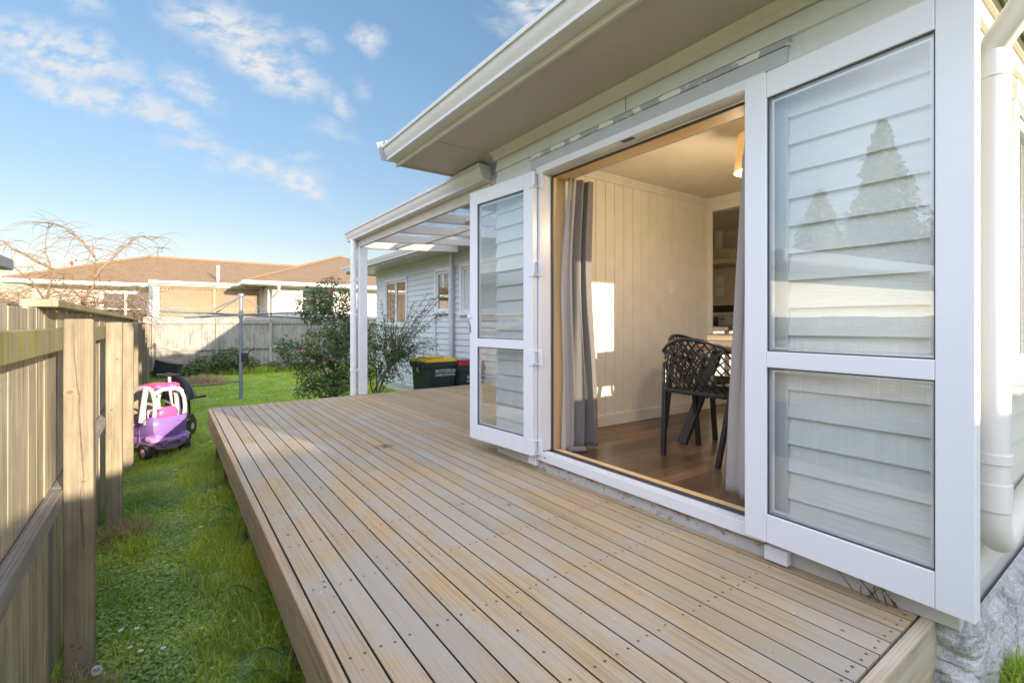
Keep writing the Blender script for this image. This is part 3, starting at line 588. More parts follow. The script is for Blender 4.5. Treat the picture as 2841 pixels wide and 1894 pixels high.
part('cross_wall', MB().box(4.611, 4.632, 2.90, 3.06, FL, CE).box(4.601, 4.70, .6, 2.90, z_(1.165), CE), M['intwall'], H, bevel=.002)
part('kitchen_wall', MB().box(6.45, 6.55, .6, 4.4, FL, CE).box(4.72, 6.45, 4.3, 4.4, FL, CE).box(4.602, 4.72, 3.06, 4.4, FL, CE), M['kitchen'], H)
def plate(p, nx, w, h, lab=None):
    mb = MB()
    if nx == 'y': mb.box(p[0]-w/2, p[0]+w/2, p[1]-.012, p[1], p[2]-h/2, p[2]+h/2)
    else: mb.box(p[0]-.012, p[0], p[1]-w/2, p[1]+w/2, p[2]-h/2, p[2]+h/2)
    o = part('light_switch', mb, M['pvc'], H, bevel=.003, label=lab); b = MB()
    for k in (-.25, .25):
        if nx == 'y': b.box(p[0]-.008, p[0]+.008, p[1]-.016, p[1]-.0125, p[2]+k*h-.012, p[2]+k*h+.012)
        else: b.box(p[0]-.016, p[0]-.0125, p[1]-.008, p[1]+.008, p[2]+k*h-.012, p[2]+k*h+.012)
    part('rocker', b, M['pvc'], o)
plate((4.017, 2.95, z_(.36)), 'y', .075, .125); plate((6.45, 3.93, z_(.62)), 'x', .12, .12); plate((6.45, 3.93, z_(.46)), 'x', .12, .12)
# ================================================================== PERGOLA
PG = thing('pergola', 'white timber pergola with clear corrugated roofing over the far end of the deck', 'pergola', (2.24, 6.8, .6))
post = part('post', MB().box(2.185, 2.30, 6.78, 6.885, .602, z_(1.085)), M['whitetrim'], PG, bevel=.004)
part('gutter', MB().prism(GP, lambda p, a: (2.18 + p[0]*.95, a, z_(1.178)+p[1]*1.15), 3.38, 7.07), M['gutter'], PG, smooth=True)
mb = MB()
for yy in (3.376, 7.068): mb.prism([GP[i] for i in (0,1,2,4,6,8,9,17)], lambda p, a: (2.1805 + p[0]*.955, a, z_(1.177)+p[1]*1.16), yy, yy+.005)
part('gutter_end', mb, M['gutter_w'], PG)
part('beam', MB().box(2.187, 2.232, 3.2, 6.99, z_(1.08), z_(1.225)), M['cream'], PG, bevel=.003)
part('hanging_strap', MB().box(2.24, 2.30, 3.21, 3.25, z_(1.05), z_(1.33)), M['whitetrim'], PG)
for yy in (3.30, 3.95, 4.69, 5.44, 6.22, 6.93): part('rafter', MB().bar((2.233, yy, z_(1.125)), (3.828, yy, z_(1.215)), .045, .10), M['cream'], PG, bevel=.002)
for (ya, yb, xx) in ((4.715, 5.415, 2.95), (5.465, 6.195, 2.95), (6.245, 6.905, 2.8), (3.975, 4.665, 2.7)): part('nogging', MB().bar((xx, ya, z_(1.16)), (xx, yb, z_(1.16)), .045, .07), M['cream'], PG)
mb = MB(); n = 240; xs = [2.10, 2.7, 3.3, 3.83]
vs = [(x, 3.25 + 3.78*i/n, z_(1.19) + (x-2.1)*.052 + .012*math.sin(i*math.pi/3)) for x in xs for i in range(n+1)]
mb.add(vs, [(j*(n+1)+i, j*(n+1)+i+1, (j+1)*(n+1)+i+1, (j+1)*(n+1)+i) for j in range(3) for i in range(n)])
part('clear_roofing', mb, M['clear'], PG, smooth=True)
dp = part('downpipe', MB().tube([(2.125, 6.86, .56), (2.125, 6.86, z_(1.19))], .043, 16), M['gutter_w'], PG, smooth=True)
mb = MB()
for zz in (.95, 2.22): mb.box(2.125, 2.19, 6.84, 6.865, zz-.02, zz+.02).tube([(2.125, 6.86, zz-.018), (2.125, 6.86, zz+.018)], .047, 16)
part('pipe_bracket', mb, M['gutter_w'], dp)
# ================================================================== DECK
D = thing('deck', 'low timber deck of weathered pine boards beside the house', 'deck', (1.2, 3.5, 0))
def board(x0, x1, ya, yb, k):
    mb = MB().box(x0, x1, ya, yb, .562, .600); mb.m = [2, 0, 0, 2, 0, 2]
    rr = random.Random(k)
    for yj in [.573] + [1.012 + .4445*j*1.0 for j in range(0, 14)]:
        if ya < yj < yb:
            for xn in (x0+.024, x1-.024):
                if rr.random() < .96:
                    q = rr.uniform(-.004, .004); cx_, cy2 = xn+rr.uniform(-.004, .004), yj+q; rad = rr.uniform(.0044, .0058)
                    if abs(cy2-ya) < .006 or abs(cy2-yb) < .006: cy2 += .012 if abs(cy2-ya) < .006 else -.012
                    mb.add([(cx_+rad*math.cos(a*math.pi/4), cy2+rad*math.sin(a*math.pi/4), .6008) for a in range(8)], [tuple(range(8))], 1)
    for _ in range(rr.choice((0, 0, 1, 1, 2))):
        kx, ky, ka, kb = rr.uniform(x0+.02, x1-.02), rr.uniform(ya+.05, yb-.05), rr.uniform(.004, .008), rr.uniform(.006, .014)
        for q, mi, zz in ((1.7, 4, .6004), (1, 3, .6007)): mb.add([(kx+ka*q*math.cos(a*math.pi/6)*rr.uniform(.85, 1.15), ky+kb*q*math.sin(a*math.pi/6)*rr.uniform(.85, 1.15), zz) for a in range(12)], [tuple(range(12))], mi)
    return part('deck_board', mb, [M['deck'], M['nailhead'], M['board_side'], M['knot'], M['knot_ring']], D, bevel=.0012, bseg=1)
M['nailhead'] = pm('rusty nail head', (.085,.045,.028), (.12,.08,.06), 50, rough=.7)
BUTT = {0: 1.897, 3: 1.897, 9: 1.897, 12: 1.897, 14: 1.897, 16: 1.897, 7: 3.235, 15: 3.235, 17: 2.79, 1: 4.57, 4: 3.68, 5: 5.01, 8: 5.01, 10: 4.12, 13: 4.57}
x = .417
for i in range(41):
    x1 = x + .0896; far = 6.69 + .048*(x-.374)
    if x1 > 4.40: break
    near = .549 if i < 18 else 3.19
    if i in BUTT: board(x, x1, near, BUTT[i]-.001, 3*i); board(x, x1, BUTT[i]+.001, far, 3*i+1)
    else: board(x, x1, near, far, 3*i+1)
    x += .0957
part('fascia_board', MB().box(.374, .411, .503, 1.885, .403, .600), M['deck_edge'], D, bevel=.004); part('fascia_board', MB().box(.374, .411, 1.887, 6.70, .403, .599), M['deck_edge'], D, bevel=.004)
part('fascia_board', MB().box(.4115, 2.134, .503, .541, .403, .600), M['deck_edge_x'], D, bevel=.005)
part('fascia_board', MB().bar((.374, 6.715, .502), (4.43, 6.91, .502), .025, .196), M['deck_edge_x'], D, bevel=.003)
mb = MB()
for yj in [.60] + [1.012 + .4445*j for j in range(0, 13)]:
    part('joist', MB().box(.4115, 2.12 if yj < 3.2 else 4.42, yj-.022, yj+.022, .42, .561), M['frame_wood'], D)
for yy in (.62, 2.3, 3.9, 5.5, 6.55): part('pile', MB().box(.45, .55, yy, yy+.1, 0, .42), M['frame_wood'], D)
# ================================================================== THINGS INSIDE
def curtain(name, label, path, z0, z1, folds, amp, mats, top=.55, flare=None, puddle=None):
    """path: list of (x,y) at the floor; pleated sheet hung from z1"""
    nu, nv = folds*14, 44; P = [Vector((p[0], p[1], 0)) for p in path]
    def at(s):
        s *= len(P)-1; i = min(int(s), len(P)-2); return P[i].lerp(P[i+1], s-i)
    c = at(.5); vs = []
    for j in range(nv+1):
        t = j/nv; z = z0 + (z1-z0)*t; sq = 1 - (1-top)*t**1.5
        for i in range(nu+1):
            s = i/nu; p = at(s); q = at(min(1, s+.01)) - at(max(0, s-.01)); n = Vector((-q.y, q.x, 0)).normalized()
            p = c + (p - c)*sq
            ph = 2*math.pi*(folds*s) + .9*noise.noise(Vector((s*5, t*1.3, 3)))*2
            a = amp*(.75 + .5*noise.noise(Vector((s*9, t*2, 0))))*(1 if t < .93 else .7)
            p = p + n*(a*math.sin(ph)) + q.normalized()*(a*.35*math.sin(ph*2+1))
            if flare: p = p + Vector(flare(s, t))
            vs.append((p.x, p.y, z + (.004*noise.noise(Vector((s*30, 0, 0))) if j == 0 else 0)))
    mb = MB(); w = nu+1; k = int(nu*mats[2])
    fs = [(j*w+i, j*w+i+1, (j+1)*w+i+1, (j+1)*w+i) for j in range(nv) for i in range(nu)]
    mb.add(vs, fs); mb.m = [0 if (f % nu) < k else 1 for f in range(nu*nv)]
    r = thing(name, label, 'curtain', (c.x, c.y, z0)); o = part('drape', mb, [mats[0], mats[1]], r, smooth=True, solid=.003)
    return r
c1 = curtain('curtain', 'bunched grey curtain with pale lining at the left side of the open doorway', [(2.21, 2.48), (2.28, 2.52), (2.36, 2.51), (2.44, 2.53), (2.52, 2.49)], FL+.01, z_(1.015), 3, .034, (M['lining'], M['curtain'], .45), top=.72,
             flare=lambda s, t: (-.03*math.sin(math.pi*t)*(s) + .012*math.sin(7*t), 0, 0))
part('curtain_hem', MB().bar((2.25, 2.50, FL+.02), (2.36, 2.44, FL+.02), .06, .03), M['curtain'], c1, bevel=.012)
c2 = curtain('curtain', 'pale grey curtain at the right side of the open doorway, partly behind the door', [(2.46, 1.48), (2.40, 1.40), (2.36, 1.28), (2.28, 1.18), (2.22, 1.08)], FL+.005, z_(1.02), 4, .024, (M['curtain'], M['lining'], .13), top=.42,
             flare=lambda s, t: (.0, -.045*t, 0))
def rail():
    r = thing('curtain_rail', 'slim curtain rail above the inside of the doorway', 'curtain rail', (2.33, 1.8, z_(1.03)))
    part('rail', MB().tube([(2.33, 1.0, z_(1.03)), (2.33, 2.62, z_(1.03))], .010, 8), M['whitetrim'], r); part('rail_bracket', MB().box(2.25, 2.33, 1.02, 1.035, z_(1.02), z_(1.04)), M['whitetrim'], r)
rail()
def make_chair(label):
    r = thing('armchair', label, 'chair', (0,0,0), local=True, group='black lattice chairs at the dining table')
    # local: faces +x, origin on the floor
    def S(u, v):   # back shell: u -1..1, v 0..1
        w = .235 + .025*v; cu = abs(u)**2.2
        return Vector((-.20 - .05*v + (.13 - .02*v)*cu + .10*(1-v)**3, u*w, .40 + .385*v - .085*cu*v*(abs(u) > 0) + .0*u))
    def wire(mb, pts, w=.0095): mb.tube(pts, w*.62, 4, cap=False)
    mb = MB(); n = 10
    for sg in (1, -1):
        for k in range(-n, 2*n+1):
            pts = []
            for i in range(0, 25):
                v = i/24; u = sg*(-1 + 2*(k/n) + v*1.05)
                if -1 <= u <= 1: pts.append(S(u, v))
            if len(pts) > 1: wire(mb, pts)
    part('backrest', mb, M['black'], r)
    mb = MB()
    for sg in (1, -1):
        for k in range(-9, 19):
            pts = []
            for i in range(0, 13):
                v = i/12; u = sg*(-1 + 2*(k/9) + v*1.1)
                if -1 <= u <= 1: pts.append(Vector((-.16 + .40*v, u*.215, .435 - .012*math.sin(v*3.1))))
            if len(pts) > 1: wire(mb, pts, .009)
    part('seat', mb, M['black'], r)
    top = [S(-1+2*i/40, 1) for i in range(41)]
    arm = lambda s: [Vector((.20, s*.235, .44)), Vector((.215, s*.245, .55)), Vector((.17, s*.252, .625)), Vector((.06, s*.258, .655))]
    rim = arm(-1) + top + list(reversed(arm(1)))
    part('back_frame', MB().tube(rim, .0135, 8), M['black'], r, smooth=True)
    part('seat_frame', MB().tube([(-.17, -.21, .43), (.22, -.225, .435), (.24, 0, .43), (.22, .225, .435), (-.17, .21, .43), (-.17, -.21, .43)], .013, 8), M['black'], r, smooth=True)
    for (sx, sy) in ((-1, -1), (-1, 1), (1, -1), (1, 1)):
        t0 = Vector((-.125 if sx < 0 else .19, sy*(.246 if sx < 0 else .222), .62 if sx < 0 else .45)); t1 = Vector((-.235 if sx < 0 else .205, sy*.188, 0))
        m = MB().bar(t0, t1, .018, .030, (1, 0, 0)); m.bar(t0+Vector((0, sy*.012, 0)), t1+Vector((0, sy*.012, 0)), .012, .036, (1, 0, 0)); part('leg', m, M['black'], r, bevel=.003)
    return r
ch = make_chair('black lattice-backed plastic chair with its back to the doorway, in front of the table')
ch.location = (2.975, 1.895, FL); ch.rotation_euler = (0, 0, R(3))
dup(ch, (3.60, 2.34, FL), R(-86), 'black lattice-backed chair at the far side of the table, half hidden behind the nearest chair')
T = thing('dining_table', 'wooden topped dining table with splayed black legs behind the chairs', 'table', (3.75, 1.75, FL))
part('tabletop', MB().box(3.10, 4.5, 1.25, 2.12, FL+.70, FL+.735), M['oak'], T, bevel=.006)
for (a, b) in (((3.30, 2.02), (3.10, 2.19)), ((3.30, 1.35), (3.10, 1.18)), ((4.30, 2.02), (4.50, 2.19)), ((4.30, 1.35), (4.50, 1.18))):
    part('leg', MB().bar((a[0], a[1], FL+.70), (b[0], b[1], FL+.004), .035, .07, (0, 1, 0)), M['blackm'], T, bevel=.003)
part('apron', MB().box(3.28, 4.32, 1.33, 1.36, FL+.66, FL+.699).box(3.28, 4.32, 2.01, 2.04, FL+.66, FL+.699), M['blackm'], T)
def book(x, y, z, w, d, h, rz, cov, label):
    b = thing('book', label, 'book', (x, y, z), R(rz), local=True, group='books on the dining table')
    part('pages', MB().box(-w/2+.003, w/2-.004, -d/2+.004, d/2-.004, .004, h-.004), M['paper'], b)
    part('cover', MB().box(-w/2, w/2, -d/2, d/2, 0, .0035).box(-w/2, w/2, -d/2, d/2, h-.0035, h).box(-w/2, -w/2+.003, -d/2, d/2, .0035, h-.0035), cov, b)
book(3.33, 1.96, FL+.7355, .30, .24, .028, 192, M['cover2'], 'thin white-edged book lying under the thick one on the table')
book(3.36, 2.00, FL+.7645, .27, .20, .048, 196, M['cover'], 'thick book with cream pages, topmost on the table')
LX0, LY0 = 3.05, 1.615
LS = thing('pendant_lamp', 'woven pendant lampshade glowing amber under the ceiling', 'lamp', (LX0, LY0, CE))
part('cord', MB().tube([(LX0, LY0, CE), (LX0, LY0, z_(1.02))], .004, 6), M['whitetrim'], LS)
mb = MB(); n = 28
for (ra, za, rb, zb) in ((.10, z_(1.21), .125, z_(.97)), ):
    vs = [(LX0+ra*math.cos(2*math.pi*i/n), LY0+ra*math.sin(2*math.pi*i/n), za) for i in range(n)] + [(LX0+rb*math.cos(2*math.pi*i/n), LY0+rb*math.sin(2*math.pi*i/n), zb) for i in range(n)]
    mb.add(vs, [(i, (i+1) % n, n+(i+1) % n, n+i) for i in range(n)])
part('lamp_shade', mb, M['shade'], LS, smooth=True, solid=.004)
part('light_stop_disc', MB().lathe([(.11, z_(1.17)), (.11, z_(1.175))], (LX0, LY0, 0), 24), M['shade'], LS)  # disc added in the shade top to keep lamp light off the ceiling
pl = bpy.data.lights.new('lamp', 'POINT'); pl.energy = 7; pl.color = (1, .74, .46); pl.shadow_soft_size = .09
plo = bpy.data.objects.new('lamp', pl); COL.objects.link(plo); plo.location = (LX0, LY0, z_(.86)); 
# kitchen
BN = thing('kitchen_bench', 'kitchen bench with dark top and cream end panel beyond the dining room', 'bench', (5.3, 3.3, FL))
part('cabinet', MB().box(4.66, 6.40, 3.02, 3.60, FL, z_(-.075)).box(6.0, 6.44, 3.602, 4.28, FL, z_(-.30)), M['stove'], BN); part('bench_top', MB().box(4.65, 6.43, 2.98, 3.62, z_(-.0745), z_(-.035)), M['counter'], BN, bevel=.004)
ST = thing('stove', 'white electric stove against the kitchen wall, pot on its hob', 'stove', (6.1, 3.95, FL))
part('body', MB().box(5.83, 6.43, 3.63, 4.26, FL, z_(-.03)), M['stove'], ST, bevel=.006); part('hob', MB().box(5.84, 6.33, 3.64, 4.25, z_(-.0295), z_(-.022)), M['blackm'], ST)
part('back_panel', MB().box(6.35, 6.43, 3.63, 4.26, z_(-.03), z_(.16)), M['stove'], ST, bevel=.004)
for k in range(5): part('knob', MB().lathe([(.018, 0), (.018, .02), (.012, .025)], (6.345, 3.70+k*.12, z_(.11)), 12, axis=0), M['steel'], ST)
tag(part('splashback', MB().box(6.43, 6.449, 3.5, 4.27, z_(.165), z_(.26)), M['blackm'], H))
PT = thing('cooking_pot', 'black lidded cooking pot on the stove', 'pot', (6.08, 3.86, z_(-.022)))
part('body', MB().lathe([(.10, 0), (.115, .01), (.12, .10), (.125, .105)], (6.08, 3.86, z_(-.021)), 24), M['black'], PT, smooth=True)
part('lid', MB().lathe([(.124, .106), (.10, .125), (.02, .135), (.012, .136), (.012, .15), (.022, .155), (.02, .165), (.001, .166)], (6.08, 3.86, z_(-.021)), 24), M['steel'], PT, smooth=True)
for s in (-1, 1): part('handle', MB().bar((6.08-s*.06, 3.86+s*.11, z_(.06)), (6.08-s*.085, 3.86+s*.17, z_(.062)), .03, .014), M['black'], PT)
RH = thing('range_hood', 'cream range hood with vertical duct above the stove', 'range hood', (6.3, 3.9, z_(.75)))
part('canopy', MB().box(5.98, 6.44, 3.55, 4.02, z_(.80), z_(.86)).box(6.15, 6.44, 3.60, 4.0, z_(.86), z_(1.02)), M['kitchen'], RH, bevel=.005); part('duct', MB().tube([(6.30, 3.86, z_(1.02)), (6.30, 3.86, CE)], .065, 18), M['stove'], RH, smooth=True)
KC = thing('wall_cupboard', 'cream wall cupboard left of the range hood', 'cupboard', (6.2, 4.1, z_(.75)))
part('carcass', MB().box(6.0, 6.44, 4.04, 4.29, z_(.76), z_(1.22)), M['kitchen'], KC, bevel=.003); part('underside', MB().box(6.0, 6.44, 4.04, 4.29, z_(.745), z_(.759)), M['counter'], KC)
# ================================================================== FENCES
def fence(name, label, A, B, h, posts, side, rails=(.28, .85, 1.50), mat='paling', g0=0, seed=1, cap=None, postw=.095, skew=0, ptop=None, far=False):
    """A->B along the line of palings; side = +1: posts and rails on the left of the direction A->B"""
    A, B = Vector((*A, g0)), Vector((*B, g0)); d = (B-A); Ln = d.length; d.normalize(); n = Vector((-d.y, d.x, 0))*side
    r = thing(name, label, 'fence', tuple(A)); rr = random.Random(seed); W_ = .150; mb = MB(); a = 0
    def bx(mb, s0, s1, o0, o1, z0, z1, za=None, mi=0):
        P = lambda s, o, z: A + d*s + n*o + Vector((0, 0, z))
        za = z1 if za is None else za
        return mb.add([P(s0,o0,z0), P(s1,o0,z0), P(s1,o1,z0), P(s0,o1,z0), P(s0,o0,z1), P(s1,o0,za), P(s1,o1,za), P(s0,o1,z1)], [(0,3,2,1),(4,5,6,7),(0,1,5,4),(1,2,6,5),(2,3,7,6),(3,0,4,7)], mi)
    bays = sorted(set([0] + posts + [Ln])); 
    while a < Ln:
        w = W_ + rr.uniform(-.004, .004); o = rr.uniform(-.003, .003); bx(mb, a, min(a+w-.004, Ln), -.020+o, -.002+o, rr.uniform(0, .02), h + rr.uniform(-.014, .006)); a += w
        if far and rr.random() < .5: bx(mb, a-.01, a+.004, -.028, -.0215, 0, h-.02)
    part('palings', mb, M[mat], r, bevel=.002, bseg=1)
    if not far:
        nl = MB(); s_ = .03
        while s_ < Ln:
            for zr in rails:
                for dz in (.02, .05):
                    P = A + d*(s_+rr.uniform(-.01, .01)) + n*.0015 + Vector((0, 0, zr+dz-.11)); nl.add([P-d*.002-Vector((0,0,.002)), P+d*.002-Vector((0,0,.002)), P+d*.002+Vector((0,0,.002)), P-d*.002+Vector((0,0,.002))], [(0,1,2,3)])
            s_ += .075
        part('nails', nl, M['seal'], r, kind='stuff')
    for k, p in enumerate(posts):
        mb = MB(); t = ptop if ptop else h-.03
        bx(mb, p-postw/2, p+postw/2, .001 if far else .048, (.075 if far else .050) + (0 if far else postw*1.05), -.2, t + rr.uniform(-.012, .008), t + rr.uniform(-.012, .008)); py_ = (A+d*p).y; yy = py_ - postw/2
        if not far and 2 < py_ < 9:
            xc = (A+d*p).x + .049
            for _ in range(rr.choice((3, 4, 5))):
                kx, kz, kr = rr.uniform(.02, postw-.02), rr.uniform(.1, 1.45), rr.uniform(.007, .012)
                for q, mi, o_ in ((1.9, 2, .0006), (1.0, 1, .0011)): mb.add([(xc+kx+kr*q*math.cos(a*math.pi/6), yy-o_, kz+kr*q*.8*math.sin(a*math.pi/6)) for a in range(12)], [tuple(range(12))], mi)
        if not far and abs(py_ - 2.9) < .1:
            xc = (A+d*p).x + .098; Q = [(-.018, 1.60, .001), (-.012, 1.48, .0016), (-.002, 1.33, .0018), (.006, 1.28, .003), (.004, 1.22, .0022), (.010, 1.10, .0030), (.016, .98, .0024), (.019, .92, .001), (.008, .84, .001), (.012, .76, .0028), (.017, .66, .003), (.020, .60, .0008)]
            for q0, q1 in zip(Q, Q[1:]): mb.add([(xc+q0[0]-q0[2], yy-.0014, q0[1]), (xc+q0[0]+q0[2], yy-.0014, q0[1]), (xc+q1[0]+q1[2], yy-.0014, q1[1]), (xc+q1[0]-q1[2], yy-.0014, q1[1])], [(0,1,2,3)], 3)
        part('post', mb, [M['post' if not far else mat], M['knot'], M['knot_ring'], M['frame_wood']], r, bevel=.008)
    for q, zr in enumerate(rails):
        for s, e in zip(bays, bays[1:]):
            if e-s < .2: continue
            mb = MB(); bx(mb, s+.001, e-.001, .001, .047 if not far else .045, zr, zr + (.095 if q == len(rails)-1 or far else .075)); part('rail', mb, M['rail_top'] if (q == len(rails)-1 and not far) else (M['rail_low'] if not far else M[mat]), r, bevel=.004)
    if cap:
        for s, e, z in cap: mb = MB(); bx(mb, s, e, -.055, .060, h+z, h+z+.032); part('capping', mb, M['rail_top'], r, bevel=.005)
    return r
th = math.atan2(-.17, 16)   # the left fence drifts slightly outward with distance
A = (-.355, -3.2); Bp = (-.60, 18.1); dl = math.hypot(Bp[0]-A[0], Bp[1]-A[1])
fence('paling_fence', 'tall weathered paling fence with lichened rails along the left of the lawn', Bp, A, 1.665, [dl-(y+3.2) for y in (17.9, 15.9, 13.95, 11.95, 9.95, 8.35, 6.90, 4.92, 2.90, .9, -1.1, -3.0)], 1, rails=(.80, 1.485), cap=[(dl-16.5, dl-5.85, .002)], seed=5, ptop=1.615)
fence('paling_fence', 'grey paling fence across the back of the lawn, house shadow lying over it', (8.2, 18.75), (-.62, 18.1), 1.815, [.3, 2.2, 4.1, 5.38, 6.95, 8.6], 1, rails=(.20, .76, 1.60), mat='paling_far', seed=8, ptop=1.78, far=True)
fence('paling_fence', 'paling fence behind the camera, across the near end of the yard', (-.45, -3.15), (9, -3.15), 2.01, [.5, 2.4, 4.3, 6.2, 8.1], 1, mat='paling_far', seed=3, far=True)
# ================================================================== NEIGHBOUR'S HOUSE BEHIND
NB = thing('neighbour_house', "pale neighbouring house with brown corrugated hip roof and lattice porch, beyond the back fence", 'house', (2, 22, 0))
EZ = z_(1.50)
def roofplane(mb, pts, du, nrib=None):
    """corrugated sheet over a planar polygon pts (list of 3D); ribs run up the slope; du = unit vector along eave"""
    P = [Vector(p) for p in pts]; du = Vector(du).normalized(); nn = (P[1]-P[0]).cross(P[2]-P[0]).normalized()
    if nn.z < 0: nn = -nn
    dv = nn.cross(du).normalized(); 
    if dv.z < 0: dv = -dv
    q = [((p-P[0]).dot(du), (p-P[0]).dot(dv)) for p in P]; u0 = min(a for a, b in q); u1 = max(a for a, b in q); st = .076/1.0
    n = int((u1-u0)/st*2) + 1; cols = []
    for i in range(n+1):
        u = u0 + (u1-u0)*i/n; vsx = []
        for (a, b), (c, e) in zip(q, q[1:]+q[:1]):
            if (a-u)*(c-u) <= 0 and a != c: vsx.append(b + (e-b)*(u-a)/(c-a))
        if not vsx: continue
        h = .019*(1 if i % 2 else -1)
        cols.append((P[0] + du*u + dv*min(vsx) + nn*h, P[0] + du*u + dv*max(vsx) + nn*h))
    vs = [x for c in cols for x in c]; mb.add(vs, [(2*i, 2*i+2, 2*i+3, 2*i+1) for i in range(len(cols)-1)])
tp = math.tan(R(20.4))
LX, LY = -4.47, 22.75; rY = LY+3.8; rZ = EZ+3.8*tp
mb = MB()
roofplane(mb, [(LX, LY, EZ), (14, LY, EZ), (14, rY, rZ), (LX+3.8, rY, rZ)], (1, 0, 0))
roofplane(mb, [(LX, LY, EZ), (LX, LY+7.6, EZ), (LX+3.8, rY, rZ)], (0, 1, 0))
RX, RY, a = 2.18, 19.0, 4.43
roofplane(mb, [(RX, RY, EZ), (RX+2*a, RY, EZ), (RX+a, RY+a, EZ+a*tp)], (1, 0, 0))
roofplane(mb, [(RX, RY, EZ), (RX+a, RY+a, EZ+a*tp), (RX+a, RY+2*a, EZ+a*tp), (RX, RY+2*a, EZ)], (0, 1, 0))
roofplane(mb, [(RX+2*a, RY, EZ), (RX+a, RY+a, EZ+a*tp), (RX+a, RY+2*a, EZ+a*tp), (RX+2*a, RY+2*a, EZ)], (0, 1, 0))
roofplane(mb, [(-.52, 20.35, EZ-.05), (2.9, 20.35, EZ-.05), (2.9, LY+.5, EZ+.5*tp), (-.52, LY+.5, EZ+.5*tp)], (1, 0, 0))
rf = part('roof', mb, M['brown'], NB)
mb = MB()
for p, q in (((LX, LY, EZ+.02), (LX+3.8, rY, rZ+.03)), ((LX+3.8, rY, rZ+.03), (14, rY, rZ+.03)), ((RX, RY, EZ+.02), (RX+a, RY+a, EZ+a*tp+.03)), ((RX+2*a, RY, EZ+.02), (RX+a, RY+a, EZ+a*tp+.03)), ((RX+a, RY+a, EZ+a*tp+.03), (RX+a, RY+2*a, EZ+a*tp+.03))):
    mb.tube([p, q], .055, 8)
part('ridge_cap', mb, M['brownflat'], rf)
part('vent_pipe', MB().tube([(1.68, 23.5, EZ+.2), (1.68, 23.5, 4.02)], .06, 10), M['pipe_g'], NB)
mb = MB().box(LX-.12, -.55, LY-.12, LY, EZ-.12, EZ+.01).box(-.56, 2.3, 20.28, 20.4, EZ-.13, EZ-.03).box(RX-.12, RX+2*a, RY-.12, RY, EZ-.12, EZ+.01).box(RX-.12, RX, RY, RY+3, EZ-.12, EZ+.01)
part('gutter', mb, M['gutter_w'], NB, bevel=.02)
part('fascia', MB().box(-.5, 2.9, 20.4, 20.44, EZ-.20, EZ-.035), M['fasciaw'], NB)
part('soffit', MB().box(LX, 14, LY, LY+.6, EZ-.14, EZ-.12).box(RX, RX+2*a, RY, RY+.6, EZ-.14, EZ-.12), M['nwall'], NB)
W2_ = [(-1.99, -.66, 1.3, 2.72)]
part('wall', slab(MB(), 'y', LY+.6, LY+.75, LX+.75, 2.8, 0, EZ-.14, W2_), M['nwall2'], NB)
part('side_wall', MB().box(LX+.6, LX+.75, LY+.6, LY+7, 0, EZ-.14), M['nwall'], NB)
WR = (4.12, 5.3, 1.95, 2.86)
part('wing_wall', slab(MB(), 'y', RY+.6, RY+.75, RX+.78, RX+2*a-.6, 0, EZ-.14, [WR]).box(RX+.78, RX+.9, RY+.75, LY+.6, 0, EZ-.14), M['nwall'], NB)
def nwin(o, Y, n, k=.09, mm='whitetrim'):
    f = part('window', MB().box(o[0]-k, o[0]+.03, Y-.05, Y+.08, o[2], o[3]).box(o[1]-.03, o[1]+k, Y-.05, Y+.08, o[2], o[3]).box(o[0]-k, o[1]+k, Y-.05, Y+.08, o[3], o[3]+.1).box(o[0]-k, o[1]+k, Y-.08, Y+.08, o[2]-.1, o[2]), M[mm], NB)
    w = (o[1]-o[0])/n
    for i in range(n-1): part('mullion', MB().box(o[0]+w*(i+1)-.04, o[0]+w*(i+1)+.04, Y-.03, Y+.05, o[2], o[3]), M[mm], f)
    part('transom', MB().box(o[0]+.03, o[1]-.03, Y-.02, Y+.05, (o[2]+o[3])/2+.12, (o[2]+o[3])/2+.17), M[mm], f)
    part('pane', MB().box(o[0], o[1], Y+.055, Y+.065, o[2], o[3]), M['winglass'], f)
    part('net_or_dim_backing', MB().box(o[0], o[1], Y+.30, Y+.31, o[2], o[3]), M['net'] if o is WR else M['roomdark'], f)  # net in the wing window; the other gets a sheet painted dark as an unlit room
nwin(W2_[0], LY+.6, 2); nwin(WR, RY+.6, 2)
part('corner_post', MB().box(-.60, -.47, LY-.35, LY-.2, 0, EZ-.12), M['whitetrim'], NB)
for x0, x1 in ((-.44, -.26), (2.82, 3.0)): part('porch_post', MB().box(x0, x1, 20.50, 20.62, 0, EZ-.14), M['fasciaw'], NB)
part('porch_wall', MB().box(-.5, 2.9, 22.3, 22.4, 0, EZ-.2).box(-.5, 2.9, 20.55, 22.3, -.05, 0), M['nwall2'], NB)
def lattice(x0, x1, z0, z1, Y):
    mb = MB(); p = .105
    k = -int((z1-z0)/p)-1
    for sg, yy in ((1, Y), (-1, Y+.012)):
        t = x0 - (z1-z0)
        while t < x1 + (z1-z0):
            pts = []
            a0, a1 = (t, z0), (t+(z1-z0), z1)
            if sg < 0: a0, a1 = (t, z1), (t+(z1-z0), z0)
            xa, xb = max(a0[0], x0), min(a1[0], x1)
            if xb - xa > .03:
                f = lambda x: a0[1] + (a1[1]-a0[1])*(x-a0[0])/(a1[0]-a0[0])
                mb.bar((xa, yy, f(xa)), (xb, yy, f(xb)), .010, .042, (0, 1, 0)) if False else mb.bar((xa, yy, f(xa)), (xb, yy, f(xb)), .038, .010, (0, 1, 0))
            t += p
    part('lattice_panel', mb, M['lattice'], NB)
for (x0, x1) in ((-.24, 1.30), (1.40, 2.79)):
    lattice(x0, x1, z_(.56), z_(1.23), 20.55); lattice(x0, x1, z_(-.2), z_(.49), 20.55)
